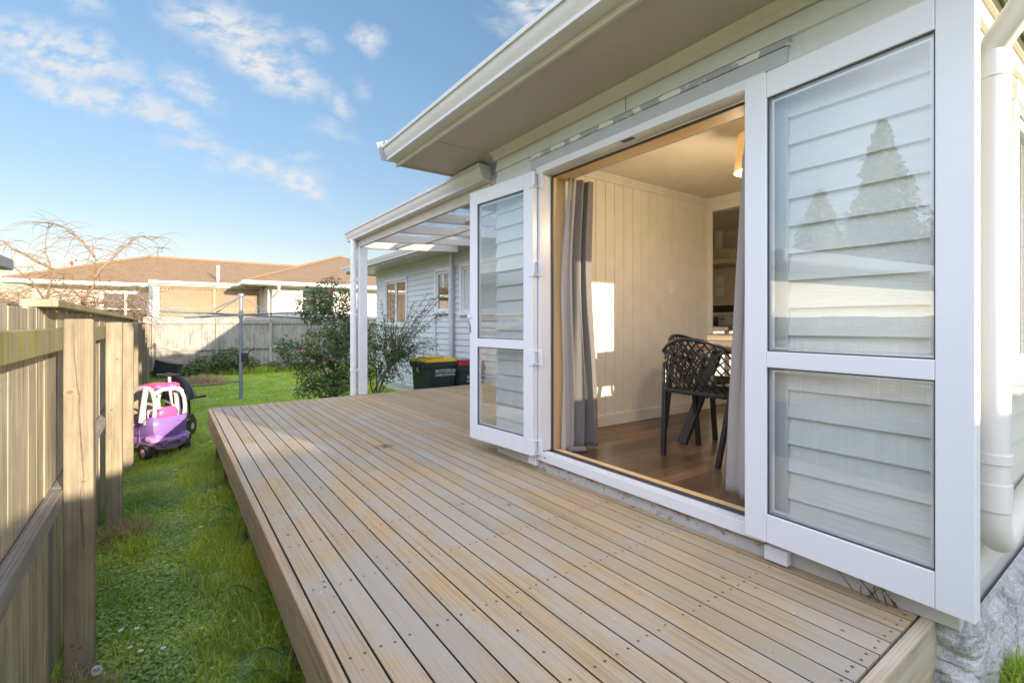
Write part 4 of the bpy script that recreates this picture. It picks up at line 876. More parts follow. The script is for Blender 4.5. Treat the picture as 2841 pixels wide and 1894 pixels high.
part('lattice_frame', MB().box(-.26, 2.82, 20.52, 20.60, z_(1.23), z_(1.31)).box(-.26, 2.82, 20.52, 20.60, z_(.49), z_(.56)).box(1.30, 1.40, 20.51, 20.61, 0, z_(1.23)), M['lattice'], NB)
dp = part('downpipe', MB().tube([(3.22, RY-.05, EZ-.1), (3.22, RY-.05, EZ-.28), (3.10, RY+.5, EZ-.55), (3.10, RY+.5, .2)], .045, 10).tube([(3.22, RY-.05, EZ-.1), (3.22, RY-.05, EZ-.2)], .06, 10), M['fasciaw'], NB, smooth=True)
# second far roof and the aerial
FB = thing('far_house', 'low brown-roofed house glimpsed at the far left beyond the bare vine', 'house', (-14, 40, 0))
mb = MB(); hiproof(mb, -22, -7.2, 38, 46, z_(1.2), 14); part('roof', mb, M['brownflat'], FB); part('wall', MB().box(-21, -8, 38.6, 45.4, 0, z_(1.19)), M['nwall'], FB)
AN = thing('tv_aerial', 'thin television aerial mast standing against the sky at far left', 'aerial', (-7.05, 31, 0))
part('mast', MB().tube([(-7.05, 31, .0), (-7.05, 31, 6.5)], .05, 8).tube([(-7.05, 31, 6.5), (-7.05, 31, 6.9)], .09, 8), M['galv_l'], AN)
part('boom', MB().tube([(-8.4, 31, 5.0), (-6.8, 31, 5.0)], .025, 6), M['galv'], AN)
for k in range(7): part('element', MB().tube([(-8.3+k*.2, 30.8, 4.85), (-8.3+k*.2, 31.2, 5.15)], .02, 5), M['galv'], AN)
# garage whose eave corner shows at the left edge; it also appears in the door glass
GA = thing('garage', "neighbour's garage with grey gutter whose eave corner shows at the left edge", 'garage', (-5, 6.7, 0))
part('wall', MB().box(-9.0, -2.55, 4.2, 9.3, 0, z_(.77)), M['nwall'], GA)
part('gutter', MB().box(-1.98, -1.83, 3.42, 9.9, z_(.77), z_(.93)).box(-9.6, -1.985, 3.42, 3.56, z_(.77), z_(.93)), M['galv'], GA, bevel=.02)
part('soffit', MB().box(-9.6, -1.99, 3.57, 9.9, z_(.775), z_(.79)), M['frame_wood'], GA)
mb = MB(); hiproof(mb, -9.6, -1.95, 3.54, 9.95, z_(.94), 12); part('roof', mb, M['roofing'], GA)
# ================================================================== CLOTHES LINE
CL_ = thing('clothesline', 'grey rotary clothesline standing on the lawn', 'clothesline', (1.25, 11.7, 0))
hx, hy = 1.25, 11.7
part('pole', MB().tube([(hx, hy, -.1), (hx, hy, 1.35)], .036, 14).tube([(hx, hy, 1.35), (hx, hy, 2.22)], .030, 14), M['galv'], CL_, smooth=True)
part('crank_box', MB().box(hx+.0, hx+.14, hy-.07, hy-.02, .80, .98), M['blackm'], CL_, bevel=.01)
part('crank_handle', MB().tube([(hx+.12, hy-.06, .93), (hx+.15, hy-.07, 1.02), (hx+.22, hy-.1, 1.06), (hx+.24, hy-.11, 1.10)], .012, 6), M['blackm'], CL_)
part('hub', MB().tube([(hx, hy, 1.72), (hx, hy, 1.84)], .045, 12).tube([(hx, hy, 2.18), (hx, hy, 2.24)], .06, 12), M['galv'], CL_)
ends = []
rgt = Vector((math.cos(R(YAW)), -math.sin(R(YAW)), 0)); fwd = Vector((math.sin(R(YAW)), math.cos(R(YAW)), 0)); ph = R(20)
for k in range(4):
    an = -ph + k*math.pi/2; d = rgt*math.cos(an) + fwd*math.sin(an); e = Vector((hx, hy, 1.80)) + d*1.68 + Vector((0, 0, .03 if k in (0, 3) else -.06)); ends.append(e)
    part('arm', MB().tube([(hx, hy, 1.79), tuple(e)], .020, 8), M['galv'], CL_)
    part('strut', MB().tube([(hx, hy, 2.19), tuple(Vector((hx, hy, 1.80)) + d*.80)], .011, 6), M['galv'], CL_)
mb = MB()
for f_ in (.45, .6, .75, .88, 1):
    for k in range(4):
        a_, b_ = (Vector((hx, hy, 1.80)).lerp(ends[k], f_), Vector((hx, hy, 1.80)).lerp(ends[(k+1) % 4], f_)); mb.tube([a_, (a_+b_)/2 + Vector((0, 0, -.04)), b_], .0035, 4, cap=False)
part('line_cord', mb, M['cord'], CL_)
# ================================================================== BINS
def text(s, size, loc, rot, mat, parent, name='lettering', ext=.0008):
    cu = bpy.data.curves.new('t', 'FONT'); cu.body = s; cu.size = size; cu.align_x = 'CENTER'; cu.extrude = ext; cu.offset = .0008
    o = bpy.data.objects.new('t', cu); COL.objects.link(o); bpy.context.view_layer.update()
    me = bpy.data.meshes.new_from_object(o); COL.objects.unlink(o); bpy.data.objects.remove(o); me.name = name
    me.materials.clear(); me.materials.append(mat); n = bpy.data.objects.new(name, me); COL.objects.link(n); n.parent = parent; n.location = loc; n.rotation_euler = rot; WL[n.name] = Vector((0,0,0)); return n
def wheelie(label, lid, loc, rz, w, d, h, tx, tz):
    r = thing('wheelie_bin', label, 'wheelie bin', loc, rz, local=True, group='council wheelie bins behind the deck')
    # local: front faces -x, the printed side faces -y
    mb = MB(); zt = h*.86
    b = [(-d/2*.78, -w/2*.82), (d/2*.78, -w/2*.82), (d/2*.78, w/2*.82), (-d/2*.78, w/2*.82)]; t_ = [(-d/2*.95, -w/2*.96), (d/2*.92, -w/2*.96), (d/2*.92, w/2*.96), (-d/2*.95, w/2*.96)]
    mb.add([(*p, .03) for p in b] + [(*p, zt) for p in t_], [(0,3,2,1),(4,5,6,7),(0,1,5,4),(1,2,6,5),(2,3,7,6),(3,0,4,7)]); body = part('body', mb, M['bin'], r, bevel=.03, bseg=3)
    part('rim', MB().box(-d/2*1.03, d/2*1.03, -w/2*1.03, w/2*1.03, zt-.075, zt).box(-d/2*1.0, d/2*1.0, -w/2*1.0, w/2*1.0, zt-.10, zt-.076), M['bin'], r, bevel=.008)
    l = part('lid', MB().add([(-d/2*1.02, -w/2*.98, zt+.002), (d/2*.9, -w/2*.98, zt+.002), (d/2*.9, w/2*.98, zt+.002), (-d/2*1.02, w/2*.98, zt+.002), (-d/2*.93, -w/2*.88, zt+.055), (d/2*.85, -w/2*.88, zt+.055), (d/2*.85, w/2*.88, zt+.055), (-d/2*.93, w/2*.88, zt+.055)],
         [(0,3,2,1),(4,5,6,7),(0,1,5,4),(1,2,6,5),(2,3,7,6),(3,0,4,7)]), lid, r, bevel=.012, bseg=3)
    part('lid_ridge', MB().box(-d*.36, d*.16, -w*.30, -w*.02, zt+.056, zt+.080).box(-d*.36, d*.16, w*.05, w*.30, zt+.056, zt+.080), lid, l, bevel=.012)
    part('hinge', MB().tube([(d/2*.97, -w*.40, zt+.03), (d/2*.97, w*.40, zt+.03)], .016, 8).box(d/2*.86, d/2*.97, -w*.42, -w*.36, zt+.0, zt+.06).box(d/2*.86, d/2*.97, w*.36, w*.42, zt, zt+.06), lid, l)
    for s in (-1, 1): part('wheel', MB().lathe([(.06, s*w*.44-.02), (.10, s*w*.44-.02), (.10, s*w*.44+.02), (.06, s*w*.44+.02)], (d*.36, 0, .10), 18, axis=1), M['tyre'], r, smooth=True)
    kz = tz/zt; yy = -(w/2)*(.82 + (.96-.82)*kz) - .004; lean = math.atan((w/2*.14)/zt)
    text('ROTORUA', .078, (tx, yy-.001, tz), (R(90)+lean, 0, 0), M['print'], body); text('LAKES COUNCIL', .050, (tx, yy+.007, tz-.055), (R(90)+lean, 0, 0), M['print'], body)
    text('R', .16, (-d/2*.93, .06, tz+.0), (R(90), 0, R(-90)), M['print'], body)
    return r
wheelie('dark green wheelie bin with yellow lid and white council lettering', M['yellow'], (3.655, 7.42, 0), R(2), .60, .60, 1.13, .06, .80)
wheelie('dark green wheelie bin with red lid, partly hidden by the open door', M['red'], (4.18, 7.28, 0), R(4), .50, .52, 1.05, .07, .68)
CB = thing('compost_bin', 'black ribbed compost bin leaning in the corner by the back fence', 'compost bin', (-.12, 16.6, .0), local=True)
CB.scale = (.74, .74, .80)
CB.rotation_euler = (R(6), R(14), 0)
mb = MB(); n = 40
prof = [(.36, .02), (.38, .03), (.42, .62), (.44, .64), (.44, .70), (.40, .70)]; vs = []
for k, (rr_, zz) in enumerate(prof):
    for j in range(n): q = rr_ + (.012 if (j % 5 < 2 and k in (1, 2)) else 0); vs.append((q*math.cos(2*math.pi*j/n), q*math.sin(2*math.pi*j/n), zz))
mb.add(vs, [(k*n+j, k*n+(j+1) % n, (k+1)*n+(j+1) % n, (k+1)*n+j) for k in range(len(prof)-1) for j in range(n)] + [tuple(range((len(prof)-1)*n, len(prof)*n))])
part('body', mb, M['compost'], CB); part('lid', MB().lathe([(.45, .705), (.45, .73), (.2, .76), (.01, .77)], (0,0,0), 30), M['compost'], CB, smooth=True)
# ================================================================== TOYS ON THE LAWN
def loft(rings, close=True, caps=True):
    mb = MB(); n = len(rings[0]); vs = [p for r in rings for p in r]
    m = n if close else n-1
    fs = [(k*n+j, k*n+(j+1) % n, (k+1)*n+(j+1) % n, (k+1)*n+j) for k in range(len(rings)-1) for j in range(m)]
    if caps: fs += [tuple(reversed(range(n))), tuple(range((len(rings)-1)*n, len(rings)*n))]
    return mb.add(vs, fs)
TC = thing('toy_car', 'purple and pink ride-on toy car with white pillars, parked on the lawn by the fence', 'toy car', (.0, 7.16, 0), math.atan2(.86, -.50), local=True)
def ring(x, w, zb, zt, e=3.2, n=28, top=1):
    out_ = []
    for j in range(n):
        a = 2*math.pi*j/n; c, s = math.cos(a), math.sin(a)
        out_.append((x, math.copysign(abs(c)**(2/e), c)*w, (zb+zt)/2 + math.copysign(abs(s)**(2/e), s)*(zt-zb)/2))
    return out_
lower = [(-.06, .13, .13, .28), (-.05, .19, .10, .31), (.02, .215, .09, .33), (.15, .21, .12, .33), (.32, .215, .11, .30), (.50, .215, .12, .32), (.62, .20, .15, .36), (.69, .15, .19, .36), (.71, .08, .22, .33)]
part('body', loft([ring(*q) for q in lower]), M['lilac'], TC, smooth=True)
def tub(xs):   # open-topped shell: U sections with varying rim height
    rings = []
    for (x, w, zb, zr) in xs:
        pts = []
        for j in range(21):
            a = math.pi*j/20; c, s = math.cos(a), math.sin(a)
            pts.append((x, math.copysign(abs(c)**.42, c)*w, zr - (abs(s)**.5)*(zr-zb)))
        rings.append(pts)
    return loft(rings, close=False, caps=True)
part('cockpit_shell', tub([(-.055, .14, .25, .47), (-.03, .20, .22, .49), (.05, .222, .22, .47), (.14, .225, .22, .44), (.22, .226, .22, .36), (.34, .226, .22, .34), (.44, .224, .22, .40), (.50, .215, .24, .43)]), M['purple'], TC, smooth=True, solid=.018)
part('hood', loft([ring(.45, .205, .28, .43, 2.6), ring(.54, .20, .27, .425, 2.6), ring(.63, .175, .26, .40, 2.6), ring(.69, .12, .26, .37, 2.6), ring(.715, .05, .28, .34, 2.6)]), M['lilac'], TC, smooth=True)
part('door_handle', MB().ell((.36, .236, .31), (.035, .012, .018)), M['lilac'], TC, smooth=True); part('door_seam', MB().tube([(.20, .232, .36), (.20, .234, .20), (.26, .23, .13), (.40, .228, .13), (.46, .226, .20), (.46, .226, .40)], .004, 6), M['purple'], TC)
bmp = part('bumper', MB().tube([(.05, .225, .24), (-.03, .215, .225), (-.075, .15, .21), (-.085, 0, .205), (-.075, -.15, .21), (-.03, -.215, .225), (.05, -.225, .24)], .032, 12), M['lilac'], TC, smooth=True)
for s in (-1, 1): part('tail_light', MB().lathe([(.040, -.122), (.040, -.08), (.028, -.08)], (0, s*.11, .19), 18, axis=0).lathe([(.022, -.128), (.022, -.12)], (0, s*.11, .19), 14, axis=0), M['purple'], bmp, smooth=True)
part('number_plate', MB().tube([(-.066, -.07+.07*math.cos(a)*1.0, .385+.035*math.sin(a)) for a in [i*math.pi/8 for i in range(17)]], .005, 6), M['purple'], TC)
part('sticker', MB().box(.045, .10, .2435, .2445, .40, .455), M['print'], TC); part('side_recess', MB().tube([(.10+.07*math.cos(a), -.236, .37+.04*math.sin(a)) for a in [i*math.pi/8 for i in range(17)]], .006, 6), M['purple'], TC)
for s in (-1, 1):
    part('pillar', MB().tube([(-.01, s*.185, .44), (-.035, s*.185, .56), (-.02, s*.180, .67), (.03, s*.170, .75), (.10, s*.155, .79), (.20, s*.155, .80)], [.024, .022, .022, .024, .028, .03], 10), M['whitep'], TC, smooth=True)
    part('pillar', MB().tube([(.50, s*.19, .40), (.545, s*.19, .50), (.54, s*.185, .60), (.50, s*.18, .69), (.43, s*.17, .76), (.34, s*.16, .79), (.2, s*.155, .80)], [.036, .026, .022, .022, .024, .028, .03], 10), M['whitep'], TC, smooth=True)
    part('pillar', MB().tube([(.17, s*.22, .42), (.165, s*.212, .55), (.165, s*.197, .68), (.17, s*.17, .79)], [.040, .033, .030, .034], 10), M['whitep'], TC, smooth=True)
    if s > 0: part('roof_arch', MB().tube([(-.0, -.17, .74), (.0, -.08, .785), (.0, .08, .785), (.0, .17, .74)], .024, 10), M['whitep'], TC, smooth=True)
    part('mirror', MB().ell((.55, s*.235, .45), (.03, .045, .055)), M['whitep'], TC, smooth=True)
    part('front_pad', MB().ell((.60, s*.17, .41), (.06, .04, .04)), M['whitep'], TC, smooth=True)
rf = part('roof', MB().ell((.24, 0, .815), (.20, .15, .03), 24, 10).ell((.06, .08, .815), (.07, .09, .038)).ell((.06, -.08, .815), (.07, .09, .038)).ell((.22, .135, .80), (.16, .045, .04)).ell((.22, -.135, .80), (.16, .045, .04)).ell((.42, 0, .79), (.05, .15, .035)), M['pink'], TC, smooth=True)
part('seat', MB().ell((.02, 0, .50), (.04, .135, .085), 20, 10).ell((.12, 0, .40), (.10, .14, .05), 20, 8), M['pink'], TC, smooth=True)
tw = MB().tube([(.40+.03*math.sin(a), .10*math.cos(a)+.02, .50+.085*math.sin(a)) for a in [i*math.pi/10 for i in range(21)]], .014, 8); tw.tube([(.40, -.08, .50), (.40, .12, .50)], .016, 8).tube([(.39, .02, .42), (.40, .02, .5)], .018, 8)
part('steering_wheel', tw, M['rose'], TC, smooth=True)
for (x, s, rr_) in ((.06, 1, .085), (.06, -1, .085), (.56, 1, .07), (.56, -1, .07)):
    w = part('wheel', MB().lathe([(rr_*.55, s*.235-.038), (rr_*.93, s*.235-.036), (rr_, s*.235-.025), (rr_, s*.235+.025), (rr_*.93, s*.235+.036), (rr_*.55, s*.235+.038)], (x, 0, rr_), 22, axis=1), M['tyre'], TC, smooth=True)
    part('hubcap', MB().lathe([(rr_*.54, s*.235+s*.030), (rr_*.54, s*.235+s*.040), (rr_*.3, s*.235+s*.047), (.01, s*.235+s*.047)], (x, 0, rr_), 16, axis=1), M['rose'], w, smooth=True)
TC.scale = (.95, .93, 1.04)
TR = thing('push_tricycle', 'dark push-along tricycle with folded hood and white push handle, behind the toy car', 'tricycle', (.13, 8.05, 0), R(63), local=True)
TR.scale = (.86, .86, .93)
part('push_handle', MB().tube([(-.32, -.17, 1.0), (-.32, .17, 1.0)], .020, 10).box(-.345, -.295, -.03, .03, .97, 1.03), M['blackm'], TR, smooth=True)
part('push_pole', MB().tube([(-.32, 0, .98), (-.22, 0, .30)], .021, 10).bar((-.30, -.06, .56), (-.24, .10, .62), .03, .02), M['whitep'], TR, smooth=True)
hd = MB()
for k in range(9):
    a0 = R(18+k*9); pts = [(-.06 + .30*math.cos(a)*math.cos(a0)*.6 - .06, .0 + .24*math.cos(a), .62 + .34*math.sin(a)*math.sin(a0)) for a in [i*math.pi/14 for i in range(15)]]
    hd.tube(pts, .012, 6)
part('hood', hd, M['blackm'], TR, smooth=True)
mb = MB(); rings = [[(-.12+.17*math.cos(R(18+k*9)), .235*math.cos(i*math.pi/14), .62+.335*math.sin(i*math.pi/14)*math.sin(R(18+k*9))) for i in range(15)] for k in range(9)]
part('hood_fabric', loft(rings, False, False), M['curtain'], TR, smooth=True, solid=.004)
part('seat', MB().box(-.12, .16, -.14, .14, .32, .37).box(-.17, -.12, -.14, .14, .33, .72), M['blackm'], TR, bevel=.02)
part('grip', MB().tube([(.26, -.26, .62), (.26, -.14, .60), (.24, .14, .60), (.24, .26, .62)], .016, 8).tube([(.25, 0, .60), (.33, 0, .15)], .018, 8), M['blackm'], TR)
for (x, y, q) in ((-.24, .20, .13), (-.24, -.20, .13), (.34, 0, .15)):
    w = part('wheel', MB().lathe([(q*.6, y-.022), (q, y-.018), (q, y+.018), (q*.6, y+.022)], (x, 0, q), 20, axis=1), M['tyre'], TR, smooth=True); part('hub', MB().lathe([(.05, y-.024), (.05, y+.024)], (x, 0, q), 12, axis=1), M['whitep'], w)
part('frame', MB().tube([(-.24, -.20, .13), (-.24, .20, .13)], .012, 6).tube([(-.22, 0, .15), (.33, 0, .30), (.34, 0, .15)], .018, 8), M['whitep'], TR)
# ================================================================== GROUND
def gh(x, y):
    return .035*noise.noise(Vector((x*.7, y*.7, 0))) + .012*noise.noise(Vector((x*3, y*3, 1)))
xs = sorted(set([-400, -120, -40, -15, -6, -3] + [round(-1.5+.15*i, 3) for i in range(54)] + [8, 11, 20, 60, 150, 400])); ys = sorted(set([-400, -120, -40, -12, -5, -3] + [round(-1+.15*i, 3) for i in range(134)] + [22, 30, 60, 150, 400, 900]))
vs = [(x, y, gh(x, y) if (-1.4 < x < 6.5 and -1 < y < 19) else 0) for y in ys for x in xs]; nx = len(xs)
fs = [(j*nx+i, j*nx+i+1, (j+1)*nx+i+1, (j+1)*nx+i) for j in range(len(ys)-1) for i in range(nx-1)]
tag(part('lawn', MB().add(vs, fs), M['ground'], None, smooth=True), kind='structure')
vs = []; n = 40
for j in range(n+1):
    for i in range(n+1):
        x = 1.95 + 3*i/n; y = -1.2 + 1.70*j/n; e = min(1, max(0, (x-2.05)/.35)); vs.append((x, y, -.05 + .37*e + .015*noise.noise(Vector((x*6, y*6, 0)))))
tag(part('path', MB().add(vs, [(j*(n+1)+i, j*(n+1)+i+1, (j+1)*(n+1)+i+1, (j+1)*(n+1)+i) for j in range(n) for i in range(n)]), M['concrete'], None, smooth=True), kind='structure')
# ------------------------------------------------------------------ grass
def fast(name, V, F, mat, parent=None, off=None):
    me = bpy.data.meshes.new(name); nV = len(V); k = F.shape[1]; me.vertices.add(nV); me.vertices.foreach_set('co', V.astype(np.float32).ravel())
    me.loops.add(F.size); me.loops.foreach_set('vertex_index', F.astype(np.int32).ravel()); me.polygons.add(len(F)); me.polygons.foreach_set('loop_start', np.arange(0, F.size, k, dtype=np.int32))
    me.materials.append(mat); me.update(calc_edges=True); o = bpy.data.objects.new(name, me); COL.objects.link(o)
    if parent: o.parent = parent; WL[o.name] = WL[parent.name]
    return o
def ghv(x, y): return np.array([gh(a, b) for a, b in zip(x, y)])
def blades(x, y, z, h, w, lean):
    n = len(x); a = RNG.uniform(0, 2*np.pi, n); b = RNG.uniform(0, 2*np.pi, n); dx, dy = np.cos(a), np.sin(a); lx, ly = np.cos(b)*lean*h, np.sin(b)*lean*h
    V = np.empty((n, 5, 3)); V[:, 0] = np.stack([x-dx*w, y-dy*w, z-.004], 1); V[:, 1] = np.stack([x+dx*w, y+dy*w, z-.004], 1)
    V[:, 2] = np.stack([x+dx*w*.75+lx*.35, y+dy*w*.75+ly*.35, z+h*.6], 1); V[:, 3] = np.stack([x-dx*w*.75+lx*.35, y-dy*w*.75+ly*.35, z+h*.6], 1)
    V[:, 4] = np.stack([x+lx, y+ly, z+h*(1-.45*np.minimum(lean, 1.6))], 1)
    base = np.arange(n)[:, None]*5; F = np.concatenate([base+np.array([0, 1, 2]), base+np.array([0, 2, 3]), base+np.array([3, 2, 4])]); return V.reshape(-1, 3), F
def patch(n, x0, x1, y0, y1, h, w, lean, dens=0):
    x = RNG.uniform(x0, x1, n); y = RNG.uniform(y0, y1, n)
    c = np.array([noise.noise(Vector((a*2.2, b*2.2, 5))) for a, b in zip(x, y)]); keep = c > RNG.uniform(-1.0, dens, n); x, y, c = x[keep], y[keep], c[keep]; m = len(x)
    hh = RNG.uniform(h*.5, h*1.25, m)*(1+.7*c); return x, y, hh
GV = []; GF = []; gb = 0
def addg(V, F):
    global gb
    GV.append(V); GF.append(F+gb); gb += len(V)
for (n, x0, x1, y0, y1, h, w, ln) in ((60000, -.45, 1.1, 1.2, 3.4, .030, .0016, .9), (52000, -.5, 1.2, 3.4, 7.0, .032, .0020, .9), (70000, -.6, 4.4, 7.0, 11.5, .034, .0034, .8), (60000, -.6, 6.0, 11.5, 18.2, .038, .0055, .8)):
    x, y, hh = patch(n, x0, x1, y0, y1, h, w, ln); m = len(x); addg(*blades(x, y, ghv(x, y), hh, np.full(m, w)*RNG.uniform(.6, 1.5, m), RNG.uniform(.4, ln*2.3, m)))
# longer tufts: along the deck edge, the fence foot and the back fence
def tufts(n, fx, fy, h, w, per, spread, ln=1.0):
    cx = []; cy = []
    for _ in range(n): cx.append(fx()); cy.append(fy())
    x = np.repeat(cx, per) + RNG.normal(0, spread, n*per); y = np.repeat(cy, per) + RNG.normal(0, spread, n*per); m = n*per
    addg(*blades(x, y, ghv(x, y), RNG.uniform(h*.45, h*1.2, m), np.full(m, w), RNG.uniform(.2, ln, m)))
U = random.uniform
tufts(260, lambda: U(.12, .60), lambda: U(1.4, 6.8), .13, .0030, 26, .035, 1.3)
tufts(90, lambda: U(.30, .60), lambda: U(1.4, 4.5), .20, .0040, 22, .035, 1.3)
tufts(90, lambda: U(-.42, -.16), lambda: U(2.2, 9), .09, .0022, 26, .03, 1.2)
tufts(16, lambda: U(-.24, -.10), lambda: U(4.0, 5.4), .16, .0030, 30, .03, 1.2)
tufts(330, lambda: U(-.5, 5.4), lambda: U(17.35, 18.1), .30, .0075, 24, .07, .9)
tufts(160, lambda: U(-.5, 3.5), lambda: U(6.9, 7.3), .10, .0035, 20, .05, 1.1)
tufts(40, lambda: U(-.5, .3), lambda: U(13.5, 17), .22, .0065, 24, .07, 1.1)
tufts(60, lambda: U(2.6, 4.3), lambda: U(8.2, 12), .14, .005, 22, .06, 1.1)
tag(fast('grass', np.concatenate(GV), np.concatenate(GF), M['grass']), kind='stuff')
def leafcloud(pts, nrm, s, asp=.5, up=0, fold=.2):
    """one folded leaf of four triangles per point"""
    n = len(pts); a = RNG.normal(size=(n, 3)); a[:, 2] += up; a /= np.linalg.norm(a, axis=1)[:, None]
    nn = nrm + RNG.normal(size=(n, 3))*.55; nn /= np.linalg.norm(nn, axis=1)[:, None]; a -= nn*(a*nn).sum(1)[:, None]; a /= np.linalg.norm(a, axis=1)[:, None]; b = np.cross(nn, a)
    s = s*RNG.uniform(.6, 1.3, n)[:, None]; V = np.empty((n, 6, 3)); w = s*asp/2
    V[:, 0] = pts; V[:, 1] = pts + a*s*.45 + b*w + nn*w*fold; V[:, 2] = pts + a*s*.45 - b*w + nn*w*fold; V[:, 3] = pts + a*s; V[:, 4] = pts + a*s*.45; V[:, 5] = pts + a*s*.8 + nn*(-.05)*s
    base = np.arange(n)[:, None]*6; F = np.concatenate([base+np.array([0, 4, 1]), base+np.array([0, 2, 4]), base+np.array([4, 3, 1]), base+np.array([4, 2, 3])]); return V.reshape(-1, 3), F
# low clover and broad leaves
n = 60000; x = RNG.uniform(-.38, .62, n); y = RNG.uniform(1.3, 6.5, n); c = np.array([noise.noise(Vector((a*3.1, b*3.1, 9))) for a, b in zip(x, y)]); k = c > RNG.uniform(-.8, .25, n); x, y = x[k], y[k]
P = np.stack([x, y, ghv(x, y)+RNG.uniform(.010, .038, len(x))], 1); V, F = leafcloud(P, np.tile([0, 0, 1.6], (len(x), 1)), .017, .85); tag(fast('clover', V, F, M['clover']), kind='stuff')
# daisies, buttercups, dandelion clock: every flower on its own
def flower(name, label, x, y, h, rad, petal, centre, group, n=11):
    z = gh(x, y); r = thing(name, label, name, (x, y, z), group=group)
    part('stem', MB().tube([(x, y, z-.005), (x+.002, y, z+h)], .0011, 4), M['clover'], r)
    mb = MB()
    for k in range(n):
        a = 2*math.pi*k/n; c_, s_ = math.cos(a), math.sin(a); q = rad*.28
        mb.add([(x, y, z+h), (x+c_*rad*.7-s_*q, y+s_*rad*.7+c_*q, z+h+.001), (x+c_*rad, y+s_*rad, z+h+.002), (x+c_*rad*.7+s_*q, y+s_*rad*.7-c_*q, z+h+.001)], [(0,3,2,1)])
    part('petals', mb, petal, r); part('flower_centre', MB().ell((x, y, z+h+.001), (rad*.32, rad*.32, .003), 8, 4), centre, r); return r
def gp(u, v, Z=-1.56):
    rr_ = (u-1420.5)/1341.6; q = (898-v)/1341.6; k = Z/q; return (rr_*cy_+sy_)*k, (-rr_*sy_+cy_)*k
for i, (u, v) in enumerate(((380,1748),(390,1813),(334,1756),(360,1803),(648,1723),(572,1764),(572,1780),(563,1742),(660,1802),(592,1865),(453,1805),(488,1305),(558,1468),(616,1530),(585,1448),(545,1237),(584,1233))):
    x, y = gp(u, v); flower('daisy', 'small white daisy growing in the lawn between fence and deck', x, y, .05 if v > 1500 else .06, .012 if v > 1500 else .015, M['petal'], M['daisyc'], 'daisies in the lawn')
for (u, v) in ((263,1517),(304,1558),(268,1502),(415,1691)): x, y = gp(u, v); flower('buttercup', 'small yellow buttercup in the grass near the fence post', x, y, .05, .009, M['daisyc'], M['daisyc'], 'yellow flowers in the lawn', 5)
x, y = gp(268, 1862, -1.48); z = .0; r = thing('dandelion', 'pale round dandelion seed head at the foot of the nearest fence post', 'dandelion', (x, y, z)); part('stem', MB().tube([(x, y, 0), (x, y, .115)], .0015, 5), M['clover'], r)
P = RNG.normal(size=(900, 3)); P /= np.linalg.norm(P, axis=1)[:, None]; C = np.array([x, y, .125]); V = np.empty((900, 3, 3)); t_ = np.cross(P, [0, 0, 1.01])*.0012; V[:, 0] = C; V[:, 1] = C+P*.019-t_; V[:, 2] = C+P*.019+t_; fast('seed_head', V.reshape(-1, 3) - np.array(WL[r.name]), np.arange(2700).reshape(-1, 3), M['petal'], r)
# straw at the foot of the posts and the heap of cut grass
def straw(label, x0, y0, z0, rad, n, ln_, flat=.35):
    r = thing('straw_tuft', label, 'dry grass', (x0, y0, z0)); a = RNG.uniform(0, 2*np.pi, n); x = RNG.normal(0, rad, n); y = RNG.normal(0, rad, n); V, F = blades(x, y, np.zeros(n), RNG.uniform(ln_*.4, ln_, n), np.full(n, .0016 if ln_ < .3 else .004), RNG.uniform(.4, 1.6, n)); part('straw', (V + np.array((x0, y0, z0)), F), M['straw'], r); return r
straw('dry straw and dark grass at the foot of the nearest fence post', -.34, 2.66, .02, .06, 700, .16); straw('dry straw tuft at the foot of the second fence post', -.26, 4.60, .02, .07, 600, .18)
straw('heap of pulled dry grass on the lawn near the compost bin', .75, 15.6, .02, .28, 900, .30); tag(part('bare_soil', MB().add([(.7+.9*math.cos(a)*(1+.2*math.sin(3*a)), 15.1+.45*math.sin(a), .034+gh(.7, 15.1)) for a in [i*math.pi/12 for i in range(24)]], [tuple(range(24))]), M['soil']), kind='structure')
# ------------------------------------------------------------------ shrubs
def blobpts(blobs, per, shell=.55):
    P = []; Nn = []
    for (cx, cyy, cz, rx, ry, rz) in blobs:
        n = int(per*rx*ry*rz*3300); d = RNG.normal(size=(n, 3)); d /= np.linalg.norm(d, axis=1)[:, None]; q = (shell + (1-shell)*RNG.uniform(0, 1, n)**.6)[:, None]
        cl = np.array([noise.noise(Vector(v*2.6) + Vector((cx*3, cyy, cz))) for v in d]); keep = cl > RNG.uniform(-.62, .12, n)
        d, q = d[keep], q[keep]; P.append(np.array([cx, cyy, cz]) + d*q*np.array([rx, ry, rz])*(1+.35*cl[keep][:, None])); Nn.append(d + np.array([0, 0, .6]))
    return np.concatenate(P), np.concatenate(Nn)
def stems(mb, base, tips, r0, sag=.1, seed=0, k=5):
    rr_ = random.Random(seed)
    for t_ in tips:
        b = Vector(base); t_ = Vector(t_); pts = [b.lerp(t_, i/k) + Vector((rr_.uniform(-sag, sag), rr_.uniform(-sag, sag), sag*math.sin(math.pi*i/k)))*(0 if i in (0, k) else 1)*.6 for i in range(k+1)]
        mb.tube(pts, [r0*(1-.8*i/k) for i in range(k+1)], 6)
def kp(u, v, k):
    r_ = (u-1420.5)/1341.6; return (k*(r_*cy_+sy_), k*(-r_*sy_+cy_), k*(898-v)/1341.6+1.6)
